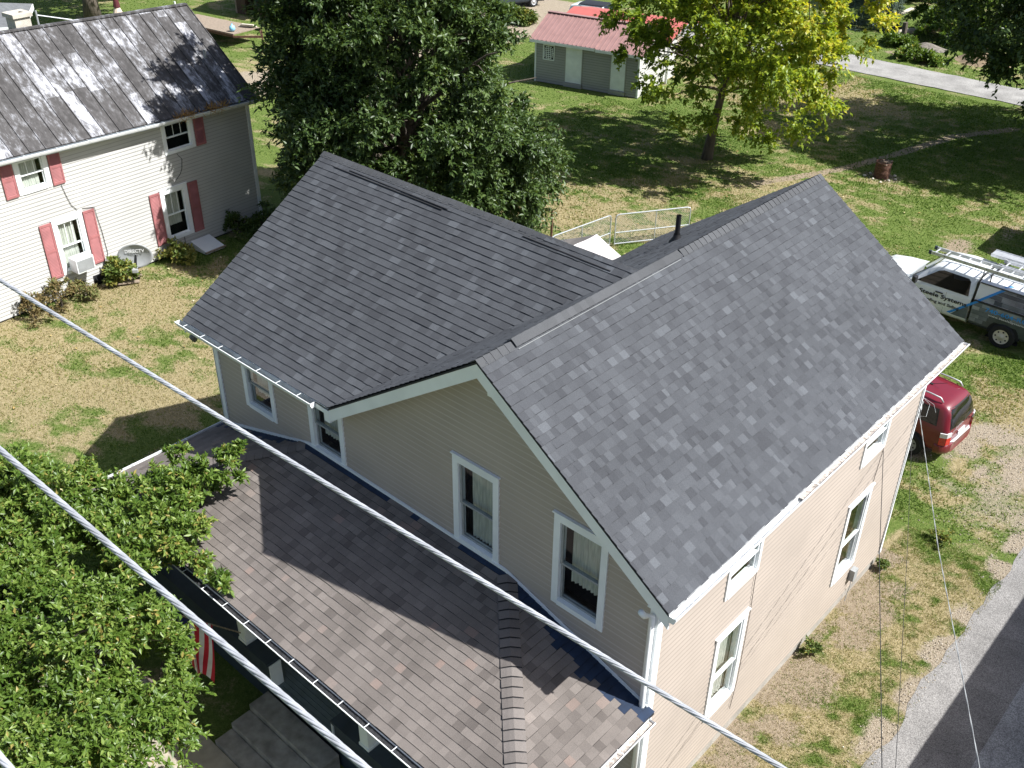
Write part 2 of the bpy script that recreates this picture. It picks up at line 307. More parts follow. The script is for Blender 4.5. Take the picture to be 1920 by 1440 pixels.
def ground():
    xs=np.concatenate([[-700,-300,-140,-95],np.arange(-72,-26,.5),np.arange(-26,6.01,.16),[9,14,30,90,300,700]])
    ys=np.concatenate([[-700,-250,-80,-30],np.arange(-14,34,.16),np.arange(34,70,.4),[75,85,110,180,400,900]])
    X,Y=np.meshgrid(xs,ys,indexing='ij'); nx,ny=X.shape
    Z=.03*(fbm(X*.35,Y*.35)-.5); Z[(X>-11)&(X<2.6)&(Y>-5)&(Y<10)]=0; Z[X>-1.5]=0
    V=np.stack([X,Y,Z],-1).reshape(-1,3); i=np.arange(nx-1)[:,None]*ny+np.arange(ny-1)[None,:]
    Fq=np.stack([i,i+ny,i+ny+1,i+1],-1).reshape(-1,4)
    mt,t,b=nodes('lawn_ground'); L=t.links.new; M['lawn']=mt
    tc=t.nodes.new('ShaderNodeTexCoord')
    def nz(sc,det=5,ro=.6):
        n=t.nodes.new('ShaderNodeTexNoise'); n.inputs['Scale'].default_value=sc; n.inputs['Detail'].default_value=det; n.inputs['Roughness'].default_value=ro; L(tc.outputs['Object'],n.inputs['Vector']); return n.outputs['Fac']
    def at(nm): a=t.nodes.new('ShaderNodeAttribute'); a.attribute_name=nm; return a.outputs['Fac']
    def mth(op,x,y):
        n=t.nodes.new('ShaderNodeMath'); n.operation=op
        for k,v in enumerate((x,y)):
            if isinstance(v,(int,float)): n.inputs[k].default_value=v
            else: L(v,n.inputs[k])
        return n.outputs[0]
    def mix(f,a,c):
        n=t.nodes.new('ShaderNodeMix'); n.data_type='RGBA'; L(f,n.inputs[0]); L(a,n.inputs[6]); L(c,n.inputs[7]); return n.outputs[2]
    def thr(v,noise,w=.5,lo=.42,hi=.58):
        s=mth('ADD',v,mth('MULTIPLY',mth('SUBTRACT',noise,.5),w)); n=t.nodes.new('ShaderNodeMapRange'); n.interpolation_type='SMOOTHSTEP'; n.inputs[1].default_value=lo; n.inputs[2].default_value=hi; L(s,n.inputs[0]); return n.outputs[0]
    f1=nz(11,5,.65); f2=nz(34,4,.7); f3=nz(4,5)
    gr=ramp(t,[(.30,(.038,.075,.014)),(.5,(.115,.165,.034)),(.70,(.23,.265,.085))]); L(mth('ADD',mth('MULTIPLY',f1,.45),mth('MULTIPLY',f2,.55)),gr.inputs[0])
    dr=ramp(t,[(.30,(.19,.165,.072)),(.5,(.32,.262,.14)),(.70,(.46,.385,.24))]); L(mth('ADD',mth('MULTIPLY',f1,.6),mth('MULTIPLY',f2,.4)),dr.inputs[0])
    so_=ramp(t,[(.3,(.235,.18,.12)),(.7,(.37,.30,.215))]); L(f1,so_.inputs[0])
    gv=ramp(t,[(.28,(.185,.145,.10)),(.5,(.34,.28,.205)),(.75,(.52,.455,.365))]); L(nz(38,2),gv.inputs[0])
    c=mix(thr(at('dry'),mth('ADD',mth('MULTIPLY',f1,.6),mth('MULTIPLY',f2,.4)),1.3,.25,.75),gr.outputs[0],dr.outputs[0])
    c=mix(thr(at('bare'),f1,1.0,.3,.6),c,so_.outputs[0]); c=mix(thr(at('gravel'),mth('ADD',mth('MULTIPLY',f1,.5),mth('MULTIPLY',f2,.5)),1.5,.25,.75),c,gv.outputs[0])
    L(c,b.inputs['Base Color']); b.inputs['Roughness'].default_value=.95; b.inputs['Specular IOR Level'].default_value=.15
    bp=t.nodes.new('ShaderNodeBump'); bp.inputs['Strength'].default_value=.9; bp.inputs['Distance'].default_value=.05; L(mth('ADD',f2,f1),bp.inputs['Height']); L(bp.outputs[0],b.inputs['Normal'])
    o=npmesh('ground',V,Fq,np.zeros(len(Fq)),'lawn',smooth=True)
    for nm,fn in (('dry',dry_map),('bare',bare_map),('gravel',gravel_map)):
        a=o.data.attributes.new(nm,'FLOAT','POINT'); a.data.foreach_set('value',fn(X,Y).ravel().astype(np.float32))
    o['kind']='structure'
ground()
def asphaltmat(name,c,cr=.4):
    mt,t,b=nodes(name); L=t.links.new; tc=t.nodes.new('ShaderNodeTexCoord')
    n=t.nodes.new('ShaderNodeTexNoise'); n.inputs['Scale'].default_value=55; n.inputs['Detail'].default_value=3; L(tc.outputs['Object'],n.inputs['Vector'])
    n2=t.nodes.new('ShaderNodeTexNoise'); n2.inputs['Scale'].default_value=1.1; n2.inputs['Detail'].default_value=6; L(tc.outputs['Object'],n2.inputs['Vector'])
    r=ramp(t,[(.30,[x*.5 for x in c]),(.5,c),(.72,[x*1.55 for x in c])]); L(n.outputs['Fac'],r.inputs[0])
    mr=t.nodes.new('ShaderNodeMapRange'); mr.inputs[1].default_value=.3; mr.inputs[2].default_value=.7; mr.inputs[3].default_value=.78; mr.inputs[4].default_value=1.22; L(n2.outputs['Fac'],mr.inputs[0])
    v=t.nodes.new('ShaderNodeVectorMath'); v.operation='SCALE'; L(r.outputs[0],v.inputs[0]); L(mr.outputs[0],v.inputs['Scale'])
    ad=t.nodes.new('ShaderNodeVectorMath'); ad.operation='MULTIPLY_ADD'; ad.inputs[1].default_value=(.5,.5,.5); L(n2.outputs['Color'],ad.inputs[0]); L(tc.outputs['Object'],ad.inputs[2])
    vo=t.nodes.new('ShaderNodeTexVoronoi'); vo.feature='DISTANCE_TO_EDGE'; vo.inputs['Scale'].default_value=.55; L(ad.outputs[0],vo.inputs['Vector'])
    ck=t.nodes.new('ShaderNodeMapRange'); ck.inputs[1].default_value=.002; ck.inputs[2].default_value=.008; ck.inputs[3].default_value=cr; ck.inputs[4].default_value=1; L(vo.outputs['Distance'],ck.inputs[0])
    v2=t.nodes.new('ShaderNodeVectorMath'); v2.operation='SCALE'; L(v.outputs[0],v2.inputs[0]); L(ck.outputs[0],v2.inputs['Scale']); L(v2.outputs[0],b.inputs['Base Color'])
    bp=t.nodes.new('ShaderNodeBump'); bp.inputs['Strength'].default_value=.5; bp.inputs['Distance'].default_value=.01; L(n.outputs['Fac'],bp.inputs['Height']); L(bp.outputs[0],b.inputs['Normal'])
    b.inputs['Roughness'].default_value=.9; b.inputs['Specular IOR Level'].default_value=.2; M[name]=mt
asphaltmat('asphalt',(.215,.205,.195),.8); asphaltmat('lanegravel',(.27,.26,.245),1.); asphaltmat('padconcrete',(.30,.30,.30),.85)
def sheet(name,left,right,z,mt):
    """strip between two ragged polylines"""
    m_=MB(); n=len(left)
    for i in range(n-1): m_.quad((*left[i],z),(*left[i+1],z),(*right[i+1],z),(*right[i],z))
    o=m_.build(name,mt); o['kind']='structure'; return o
def ragged(a,b,n,amp,ax):
    out=[]
    for i in range(n+1):
        t=i/n; p=[a[0]+(b[0]-a[0])*t,a[1]+(b[1]-a[1])*t]; p[ax]+=amp*(2*float(fbm(p[1-ax]*1.3+31,ax*7+p[1-ax]*.1))-1); out.append(p)
    return out
ys_=ragged((2.08,-12),(2.02,75),260,.22,0)
sheet('road',ys_,[(3.36,y) for x,y in ys_],.006,'asphalt')
sheet('pavement',[(3.36,-12),(3.36,75)],[(8,-12),(8,75)],.010,'padconcrete')
lo=ragged((-30,42.3),(8,42.95),120,.12,1); hi=ragged((-30,45.6),(8,45.2),120,.18,1)
sheet('lane',lo,hi,.03,'lanegravel')
sheet('walk',[(-16,-4.75),(-3.3,-4.75)],[(-16,-3.35),(-3.3,-3.35)],.02,'concrete')
# ------------------------------------------------------------------ beige house
XR,XL,ZE,ZR,LR,OV,OX,YW=-2.9,-10.342,5.256,7.510,8.754,.316,.335,3.213
XEL=-6.203
HX,HY=0.,LR-OV          # right wall plane x=0, rear wall y
house=thing('beige_house','beige two storey house with new charcoal shingle roof and brown front porch roof','house',(-5,3,0))
def siding(mb,o,u,nrm,z0,z1,left,right,holes,expo=.104,lap=.013):
    """lapped boards on a wall plane; left(z), right(z) bound it, holes (u0,u1,z0,z1) are window openings"""
    o=Vector(o);u=Vector(u);nrm=Vector(nrm); n=int(math.ceil((z1-z0)/expo))
    def P(a,z,off): return o+u*a+Vector((0,0,z-o.z))+nrm*off
    for i in range(n):
        a=z0+i*expo; b=min(a+expo,z1); cuts=sorted({a,b}|{h for H in holes for h in H[2:] if a<h<b})
        for za,zb in zip(cuts[:-1],cuts[1:]):
            if zb-za<1e-4: continue
            zm=(za+zb)/2; segs=[(left,right)]; iv=sorted((H[0],H[1]) for H in holes if H[2]<zm<H[3])
            pts=[('L',None)]
            edges=[]; cur='L'
            for h0,h1 in iv: edges.append((cur,h0)); cur=h1
            edges.append((cur,'R'))
            oa=lap*(1-(za-a)/expo); ob=lap*(1-(zb-a)/expo)
            for e0,e1 in edges:
                la=left(za) if e0=='L' else e0; lb=left(zb) if e0=='L' else e0
                ra=right(za) if e1=='R' else e1; rb=right(zb) if e1=='R' else e1
                if ra-la<=1e-3 and rb-lb<=1e-3: continue
                ra=max(ra,la); rb=max(rb,lb)
                sm=min(.016,(zb-za)*.4) if abs(za-a)<1e-6 else 0
                if sm:
                    f_=sm/(zb-za); zq=za+sm; oq=oa+(ob-oa)*f_; lq=la+(lb-la)*f_; rq=ra+(rb-ra)*f_
                    mb.quad(P(la,za,oa),P(ra,za,oa),P(rq,zq,oq),P(lq,zq,oq),0,1); mb.quad(P(lq,zq,oq),P(rq,zq,oq),P(rb,zb,ob),P(lb,zb,ob))
                else: mb.quad(P(la,za,oa),P(ra,za,oa),P(rb,zb,ob),P(lb,zb,ob))
                if abs(za-a)<1e-6: mb.quad(P(la,za,.0),P(ra,za,.0),P(ra,za,oa),P(la,za,oa),0,1)
def window(parent,o,u,nrm,w,h,name='window',casing=.11,sill=True,split=.5,curtain=True,depth=.07,label=None,sashmat='sash',upper_bars=0,lower_open=False,capmat='white',dark=False,proud=.032,rec=.014):
    """casing (the window part) with sashes, glass and curtain as sub-parts; o = lower left outside corner"""
    T=frame(o,u,(0,0,1)); n=Vector(nrm); 
    if T.col[2].to_3d().dot(n)<0: s=-1
    else: s=1
    def bx(m_,x0,x1,z0,z1,d0,d1,mi=0): 
        a,b=(d0*s,d1*s) if s>0 else (d1*s,d0*s); m_.box(x0,x1,z0,z1,a,b,T=T,mi=mi)
    c=casing; m_=MB()
    bx(m_,0,c,0,h,-.01,proud); bx(m_,w-c,w,0,h,-.01,proud); bx(m_,c,w-c,h-c*1.15,h,-.01,proud); bx(m_,c,w-c,0,c*.8,-.01,proud+.012)
    bx(m_,-.02,w+.02,h-.004,h+.02,-.01,proud+.02)
    # jamb returns into the wall
    bx(m_,c-.012,c,c*.8,h-c*1.15,-depth-.05,-.01); bx(m_,w-c,w-c+.012,c*.8,h-c*1.15,-depth-.05,-.01); bx(m_,c,w-c,c*.8-.012,c*.8,-depth-.05,-.01); bx(m_,c,w-c,h-c*1.15,h-c*1.15+.012,-depth-.05,-.01)
    W_=m_.build(name,capmat,parent)
    if label: W_['label']=label
    x0,x1,z0,z1=c+.004,w-c-.004,c*.8+.004,h-c*1.15-.004; zs=z0+(z1-z0)*split; t=.032
    m_=MB()
    for (a,b,dd) in ((zs-.02,z1,rec),(z0,zs+.02,rec-.026)):
        bx(m_,x0,x0+t,a,b,-.05+dd,-.02+dd); bx(m_,x1-t,x1,a,b,-.05+dd,-.02+dd); bx(m_,x0+t,x1-t,a,a+t,-.05+dd,-.02+dd); bx(m_,x0+t,x1-t,b-t,b,-.05+dd,-.02+dd)
    for k in range(upper_bars):
        xx=x0+t+(x1-x0-2*t)*(k+1)/(upper_bars+1); bx(m_,xx-.008,xx+.008,zs-.02+t,z1-t,rec-.034,rec-.022)
    m_.build('sash',sashmat,W_)
    m_=MB()
    for (a,b,dd) in ((zs,z1-t*.6,rec-.036),(z0+t*.6,zs,rec-.062)): m_.quad(*[T@Vector((xx,zz,dd*s)) for xx,zz in ((x0+t*.6,a),(x1-t*.6,a),(x1-t*.6,b),(x0+t*.6,b))])
    m_.build('pane','glass',W_)
    m_=MB()
    if curtain:
        N=28; dz=-depth-.05
        def cw(a,b,za,zb):
            vs=[];fs=[]
            for i in range(N+1):
                xx=a+(b-a)*i/N; d=(dz-.02+.018*math.sin(i*1.9)+.008*math.sin(i*.7))*s
                vs+=[T@Vector((xx,za,d)),T@Vector((xx,zb,d))]
            for i in range(N): fs.append((2*i,2*i+2,2*i+3,2*i+1))
            m_.add(vs,fs)
        g=(x1-x0)*(.04+.26*float(fbm(o[0]*3.7+11,o[1]*2.3+w*5))); zb_=z0+.01+(.22*(z1-z0) if float(fbm(o[0]*1.9+3,o[1]+8))>.55 else 0)
        cw(x0+g,x1-.01,zb_,z1)
        m_.build('curtain','curtain',W_,smooth=True)
    m2=MB(); bx(m2,x0-.3,x1+.3,z0-.3,z1+.3,-depth-.42,-depth-.40); m2.build('dark_backing','dark',W_)  # dark sheet standing in for the unlit room behind the glass
    return W_
FW=[(-3.70,.92,3.865,1.63),(-1.755,.92,3.875,1.62),(-9.09,.92,3.86,1.16),(-7.18,.92,3.84,1.24)]   # x, w, z, h of the front windows
RW=[(1.73,.90,1.12,1.84),(5.98,.94,1.05,1.89),(1.75,.94,3.75,.92),(6.02,.95,3.77,.90)]
# front wall: wing + gable in one plane
def house_walls():
    m_=MB(); holes=[(x+.06,x+w-.06,z+.05,z+h-.08) for x,w,z,h in FW]
    zs=ZE-.05-.683*.4+.10
    # below the eave line
    k1=(ZR-ZE)/(XR-XEL)
    lx=lambda z:-9.95; 
    siding(m_,(0,0,.45),(1,0,0),(0,-1,0),.45,5.134,lambda z:-9.95,lambda z:0.,holes)
    siding(m_,(0,0,5.134),(1,0,0),(0,-1,0),5.134,7.38,lambda z:min(XR,max(-6.15,XR-(7.43-z)/k1)),lambda z:max(XR,min(0,XR+(7.43-z)/k1)),[h for h in holes if h[3]>5.134])
    m_.build('wall',['siding','sidinglit'],house); m_=MB()  # lap strips painted lighter, as ledges catching skylight
    # right wall
    hr=[(y+.06,y+w-.06,z+.05,z+h-.08) for y,w,z,h in RW]
    siding(m_,(0,0,.3),(0,1,0),(1,0,0),.30,5.05,lambda z:0.,lambda z:HY,hr)
    m_.build('wall',['siding','sidingshade'],house); m_=MB()  # lap strips painted darker, standing in for shade under the laps
    # rear and hidden walls
    siding(m_,(0,HY,.3),(-1,0,0),(0,1,0),.30,5.0,lambda z:0.,lambda z:5.8,[],.2)
    siding(m_,(0,HY,5.0),(-1,0,0),(0,1,0),5.0,7.2,lambda z:max(0,z-5)/k1,lambda z:5.8-max(0,z-5)/k1,[],.2)
    siding(m_,(-5.8,HY,.3),(0,-1,0),(-1,0,0),.30,5.05,lambda z:0.,lambda z:HY-6.4,[],.2)
    siding(m_,(-5.8,6.42,.3),(-1,0,0),(0,1,0),.30,5.0,lambda z:0.,lambda z:4.15,[],.2)
    k2=(ZR-ZE)/(YW+OV)
    siding(m_,(-9.95,6.42,.3),(0,-1,0),(-1,0,0),.30,5.0,lambda z:0.,lambda z:6.42,[],.2)
    siding(m_,(-9.95,6.42,5.0),(0,-1,0),(-1,0,0),5.0,7.2,lambda z:max(0,z-5)/k2,lambda z:6.42-max(0,z-5)/k2,[],.2)
    m_.build('wall',['siding','sidinglit'],house)
    f=MB(); f.box(-9.93,-.03,.02,HY-.02,0,.32); f.build('foundation','foundation',house)
    # white corner boards, rake fascias, soffits
    c=MB()
    c.box(-.11,.022,-.026,0,.3,5.02); c.box(0.0,.026,0,.105,.3,5.02); c.build('corner_trim','white',house)
    c=MB(); c.box(0,.026,HY-.10,HY+.01,.3,5.02); c.build('corner_trim','white',house)
    c=MB(); c.box(-9.965,-9.84,-.03,0,.4,5.05); c.box(-9.98,-9.95,-.03,.1,.3,5.02); c.build('corner_trim','white',house)
    s=MB()
    s.box(0.,OX-.01,-OV+.02,LR-.02,ZE-.12,ZE-.10)
    s.box(XL+.02,XEL,-OV+.01,0,ZE-.12,ZE-.10)
    s.box(OX-.03,OX-.005,-OV,LR,ZE-.15,ZE-.015); s.box(XL,XEL,-OV,-OV+.025,ZE-.15,ZE-.015)
    for sx in (-1,1):       # gable rake boards and soffits
        xe=OX if sx>0 else XEL
        for (yy,dy) in ((-OV-.005,.028),(LR-.02,.028)):
            s.prism([(XR,yy,ZR-.035),(xe,yy,ZE-.035),(xe,yy,ZE-.27),(XR,yy,ZR-.27)],(0,dy,0))
        s.prism([(XR,-OV+.024,ZR-.15),(xe,-OV+.024,ZE-.15),(xe,-OV+.024,ZE-.17),(XR,-OV+.024,ZR-.17)],(0,OV-.024,0))
    s.prism([(XL-.005,YW,ZR-.035),(XL-.005,-OV,ZE-.035),(XL-.005,-OV,ZE-.25),(XL-.005,YW,ZR-.25)],(.028,0,0))
    s.prism([(XL-.005,YW,ZR-.035),(XL-.005,2*YW+OV,ZE-.035),(XL-.005,2*YW+OV,ZE-.25),(XL-.005,YW,ZR-.25)],(.028,0,0))
    s.box(XEL-.10,XEL+.03,-OV-.012,-OV+.2,ZE-.28,ZE-.05)   # eave return block
    s.build('fascia','white',house)
    v=MB(); v.prism([(-2.985,-.035,7.16),(-2.985,-.035,6.80),(-2.58,-.035,6.80),(-2.58,-.035,7.02),(-2.9,-.035,7.2)],(0,.03,0))
    for k in range(5): v.box(-2.93,-2.66,-.05,-.035,6.85+k*.05,6.872+k*.05)
    v.build('gable_vent','white',house)
house_walls()
for x,w,z,h in FW: 
    sp=.48
    window(house,(x,-.0,z),(1,0,0),(0,-1,0),w,h,split=sp,curtain=True)
for i,(y,w,z,h) in enumerate(RW):
    window(house,(0,y,z),(0,1,0),(1,0,0),w,h,split=.46,curtain=(i==0),sashmat='white',casing=.10 if i<2 else .065,rec=.03)
# shingled planes
def shingles(mb,o,u,v,length,left,right,expo=.128,t=.011,tab=(.10,.30),lam=.004,light=.0,lines=False,wob=.004,butt=1,bluefn=None):
    """courses of tabs on a roof plane: o eave corner, u along eave, v up the slope; left(s), right(s) bound the course at slope distance s"""
    o=Vector(o);u=Vector(u).normalized();v=Vector(v).normalized();n=u.cross(v); 
    if n.z<0: n=-n
    nc=int(math.ceil(length/expo))
    for i in range(nc):
        s0=i*expo; s1=min(s0+expo,length)
        l0,l1,r0_,r1=left(s0),left(s1),right(s0),right(s1)
        a=min(l0,l1)-random.random()*.3
        end=max(r0_,r1)
        while a<end:
            w=random.uniform(*tab); b=a+w
            A0=max(a,l0);B0=min(b,r0_);A1=max(a,l1);B1=min(b,r1)
            if B0>A0 or B1>A1:
                if B0<A0: A0=B0=(l0 if a<l0 else r0_)
                if B1<A1: A1=B1=(l1 if a<l1 else r1)
                dt=lam*random.choice((0,0,1)); j=random.uniform(-wob,wob)
                q=random.random(); 
                c=min(1,max(0,random.gauss(.45,.16)))
                if q<.075: c=min(1,random.uniform(.85,1.))
                if q>.92: c=random.uniform(0,.15)
                if dt: c=max(0,c-.12)
                und=.016*(float(fbm((a+o.y)*.55,(s0+o.x)*.8))-.5); p=lambda x,s,hh:o+u*x+v*s+n*(hh+und)
                cc=c
                if bluefn: 
                    mi=0 if not bluefn(p((A0+B0)/2,s0,0)) else 2
                else: mi=0
                hA=t+dt+random.uniform(0,.002)
                mb.quad(p(A0,s0+j,hA),p(B0,s0+j,hA),p(B1,s1,.001),p(A1,s1,.001),cc,mi)
                mb.quad(p(A0,s0+j,-.004),p(B0,s0+j,-.004),p(B0,s0+j,hA),p(A0,s0+j,hA),0,butt)
            a=b
def ridgecaps(mb,a,b,d1,d2,w=.13,expo=.135,t=.007,skip=None,lift=.012,gapshade=0.):
    """caps bent over a ridge or hip from a to b; d1, d2 are the downslope directions"""
    a=Vector(a);b=Vector(b);L=(b-a).length;d=(b-a)/L;d1=Vector(d1);d1=(d1-d*d1.dot(d)).normalized();d2=Vector(d2);d2=(d2-d*d2.dot(d)).normalized();up=(Vector((0,0,1))-d*d.z).normalized()
    n=int(L/expo)
    for i in range(n+1):
        s0=i*expo; s1=min(s0+expo*1.25,L+.02); c=random.random()
        p0=a+d*s0;p1=a+d*s1; h0=lift+t+random.uniform(0,.003); h1=lift-.002
        def ring(p,h): 
            return [p+d1*w+up*h*.8,p+d1*w*.45+up*h,p+up*h,p+d2*w*.45+up*h,p+d2*w+up*h*.8]
        R0=ring(p0,h0);R1=ring(p1,h1)
        for k in range(4): mb.quad(R0[k],R0[k+1],R1[k+1],R1[k],c)
        if gapshade and i:  # dark strip painted below each butt as the shadow gap between caps
            q=ring(p0-d*gapshade,h1+.007); q1=ring(p0+d*.004,h1+.007)
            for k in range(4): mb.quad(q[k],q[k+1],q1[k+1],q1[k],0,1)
        for k in range(4): mb.quad(R0[k]-up*.02,R0[k+1]-up*.02,R0[k+1],R0[k],0,1)
def house_roof():
    m_=MB(); k1=(ZR-ZE)/(OX-XR); sl=math.hypot(OX-XR,ZR-ZE)
    vr=Vector((XR-OX,0,ZR-ZE)).normalized()
    # right slope: eave runs +y
    shingles(m_,(OX,-OV-.02,ZE),(0,1,0),vr,sl,lambda s:0,lambda s:LR+OV+.04,tab=(.06,.17))
    # main left slope: front triangle up to the valley, rear part behind the wing
    vl=Vector((XR-XEL,0,ZR-ZE)).normalized()
    shingles(m_,(XEL,-OV-.02,ZE),(0,1,0),vl,sl,lambda s:0,lambda s:.03+(YW+OV)*s/sl)
    shingles(m_,(XEL,-OV-.02,ZE),(0,1,0),vl,sl,lambda s:2*YW+2*OV-(YW+OV)*s/sl,lambda s:LR+OV+.04)
    # wing front slope: eave runs +x, right bound = valley
    sw=math.hypot(YW+OV,ZR-ZE); vw=Vector((0,YW+OV,ZR-ZE)).normalized(); lw=XEL-XL
    shingles(m_,(XL-.02,-OV,ZE),(1,0,0),vw,sw,lambda s:0,lambda s:lw+.02+(XR-XEL)*s/sw,tab=(.09,.24),t=.009)
    vb=Vector((0,-(YW+OV),ZR-ZE)).normalized()
    shingles(m_,(XL-.02,2*YW+OV,ZE),(1,0,0),vb,sw,lambda s:0,lambda s:lw+.02+(XR-XEL)*s/sw,tab=(.2,.4))
    # deck under the shingles
    d=Vector((0,0,-.024)); e=Vector((0,0,-.045))
    def slab(p):
        p=[Vector(q)+d for q in p]; m_.prism(p,(0,0,-.03),0,1)
    slab([(OX,-OV-.01,ZE),(OX,LR+.01,ZE),(XR,LR+.01,ZR),(XR,-OV-.01,ZR)])
    slab([(XEL,-OV-.01,ZE),(XR,-OV-.01,ZR),(XR,YW,ZR)]); slab([(XEL,2*YW+OV,ZE),(XR,YW,ZR),(XR,LR+.01,ZR),(XEL,LR+.01,ZE)])
    slab([(XL-.01,-OV,ZE),(XEL,-OV,ZE),(XR,YW,ZR),(XL-.01,YW,ZR)]); slab([(XL-.01,2*YW+OV,ZE),(XL-.01,YW,ZR),(XR,YW,ZR),(XEL,2*YW+OV,ZE)])
    R_=m_.build('roof',['shingle','roofbutt'],house)
    c=MB(); dr=Vector((OX-XR,0,ZE-ZR)); dl=Vector((XEL-XR,0,ZE-ZR))
    ridgecaps(c,(XR,-OV-.03,ZR),(XR,.30,ZR),dr,dl)
    ridgecaps(c,(XR,4.15,ZR),(XR,.35,ZR+.02),dr,dl,lift=.03)
    ridgecaps(c,(XR,4.2,ZR+.006),(XR,LR+.01,ZR+.006),dr,dl)
    ridgecaps(c,(XR-.1,YW,ZR-.01),(XL-.03,YW,ZR),(0,-(YW+OV),ZE-ZR),(0,YW+OV,ZE-ZR))
    # loose doubled strips just below the wing ridge
    c.build('ridge_cap',['cap','capedge'],R_)
    dn=Vector((0,-(YW+OV),ZE-ZR)).normalized()
    for (xa,xb,s) in ((XL+.9,XL+3.5,.19),(XL+.5,XL+3.4,.235),(XL+5.2,XL+7.0,.17)):
        p=Vector((xa,YW,ZR))+dn*s; q=Vector((xb,YW,ZR))+dn*(s+.02); g=MB(); g.beam(p+Vector((0,0,.018)),q+Vector((0,0,.018)),.022,.008); g.build('roofing_strip','butt',R_)
    p=Vector((OX-XR,0,ZE-ZR)).normalized()
    sb=MB(); q=Vector((XR,.35,ZR))+p*.145; q2=Vector((XR,4.1,ZR))+p*.145; sb.beam(q+Vector((0,0,.016)),q2+Vector((0,0,.016)),.008,.005)
    sb.build('nailing_strip','plastic',R_)
    b=MB(); b.tube([(-4.3,6.34,6.45),(-4.3,6.34,7.04)],.046,14,cap=False); b.tube([(-4.3,6.34,6.45),(-4.3,6.34,7.0)],.038,14)
    b.lathe([(.14,-.05),(.075,.05),(.058,.12)],(-4.3,6.34,6.56),16); b.build('vent_pipe','blackpipe',R_,smooth=True)
house_roof()
def gutter(name,a,b,out,parent,debris=False,w=.10,h=.10,strap=.55,sub=None):
    a=Vector(a);b=Vector(b);out=Vector(out).normalized();z=Vector((0,0,1)); m_=MB(); d=(b-a).normalized(); L=(b-a).length; t=.006
    prof=[(0,0),(0,-h),(w*.75,-h),(w,-h*.45),(w,.0),(w+.014,.0),(w+.014,-.014)]
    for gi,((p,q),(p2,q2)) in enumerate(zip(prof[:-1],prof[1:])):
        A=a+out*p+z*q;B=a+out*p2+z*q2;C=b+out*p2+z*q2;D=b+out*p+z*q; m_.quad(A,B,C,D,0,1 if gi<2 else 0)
    for e in (a,b): m_.add([e,e-z*h,e+out*w*.75-z*h,e+out*w-z*h*.45,e+out*w],((0,1,2,3,4),))
    k=int(L/strap)
    for i in range(k): 
        p=a+d*(strap*(i+.5)); m_.beam(p+z*.006-out*.01,p+out*(w+.012)+z*.006,.013,.004)
    o=m_.build(name,['whitegutter','gutterin' if not debris else 'whitegutter'],parent)  # inner faces darker: grime, plus trough shade put into the colour
    if debris:
        g=MB(); N=int(L/.15)
        for i in range(N):
            if debris=='part' and i<N*.34: continue
            hh=lambda j,k_: -h*.6+.035*float(fbm(j*.33+k_*5,k_*3.7))
            p=a+d*(L*i/N); q=p+d*(L/N); g.quad(p+z*hh(i,0),p+out*(w*.88)+z*hh(i,1),q+out*(w*.88)+z*hh(i+1,1),q+z*hh(i+1,0))
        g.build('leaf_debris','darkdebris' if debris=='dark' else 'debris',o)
    return o
gutter('gutter',(OX+.004,-OV-.02,ZE-.02),(OX+.004,LR+.04,ZE-.02),(1,0,0),house,debris='part',strap=.8)
gutter('gutter',(XL-.10,-OV-.004,ZE-.02),(XEL-.32,-OV-.004,ZE-.02),(0,-1,0),house)
d_=MB(); d_.tube([(-.06,-.33,5.02),(-.06,-.25,4.9),(-.045,-.075,4.78),(-.045,-.075,.3)],.042,10); d_.build('downspout','white',house,smooth=True)
d_=MB(); d_.tube([(-9.95,-.36,5.12),(-10.15,-.3,4.98),(-10.45,-.1,4.72),(-10.62,.0,4.66),(-10.66,.03,4.72)],.05,10); d_.build('downspout','greyroof',house,smooth=True)
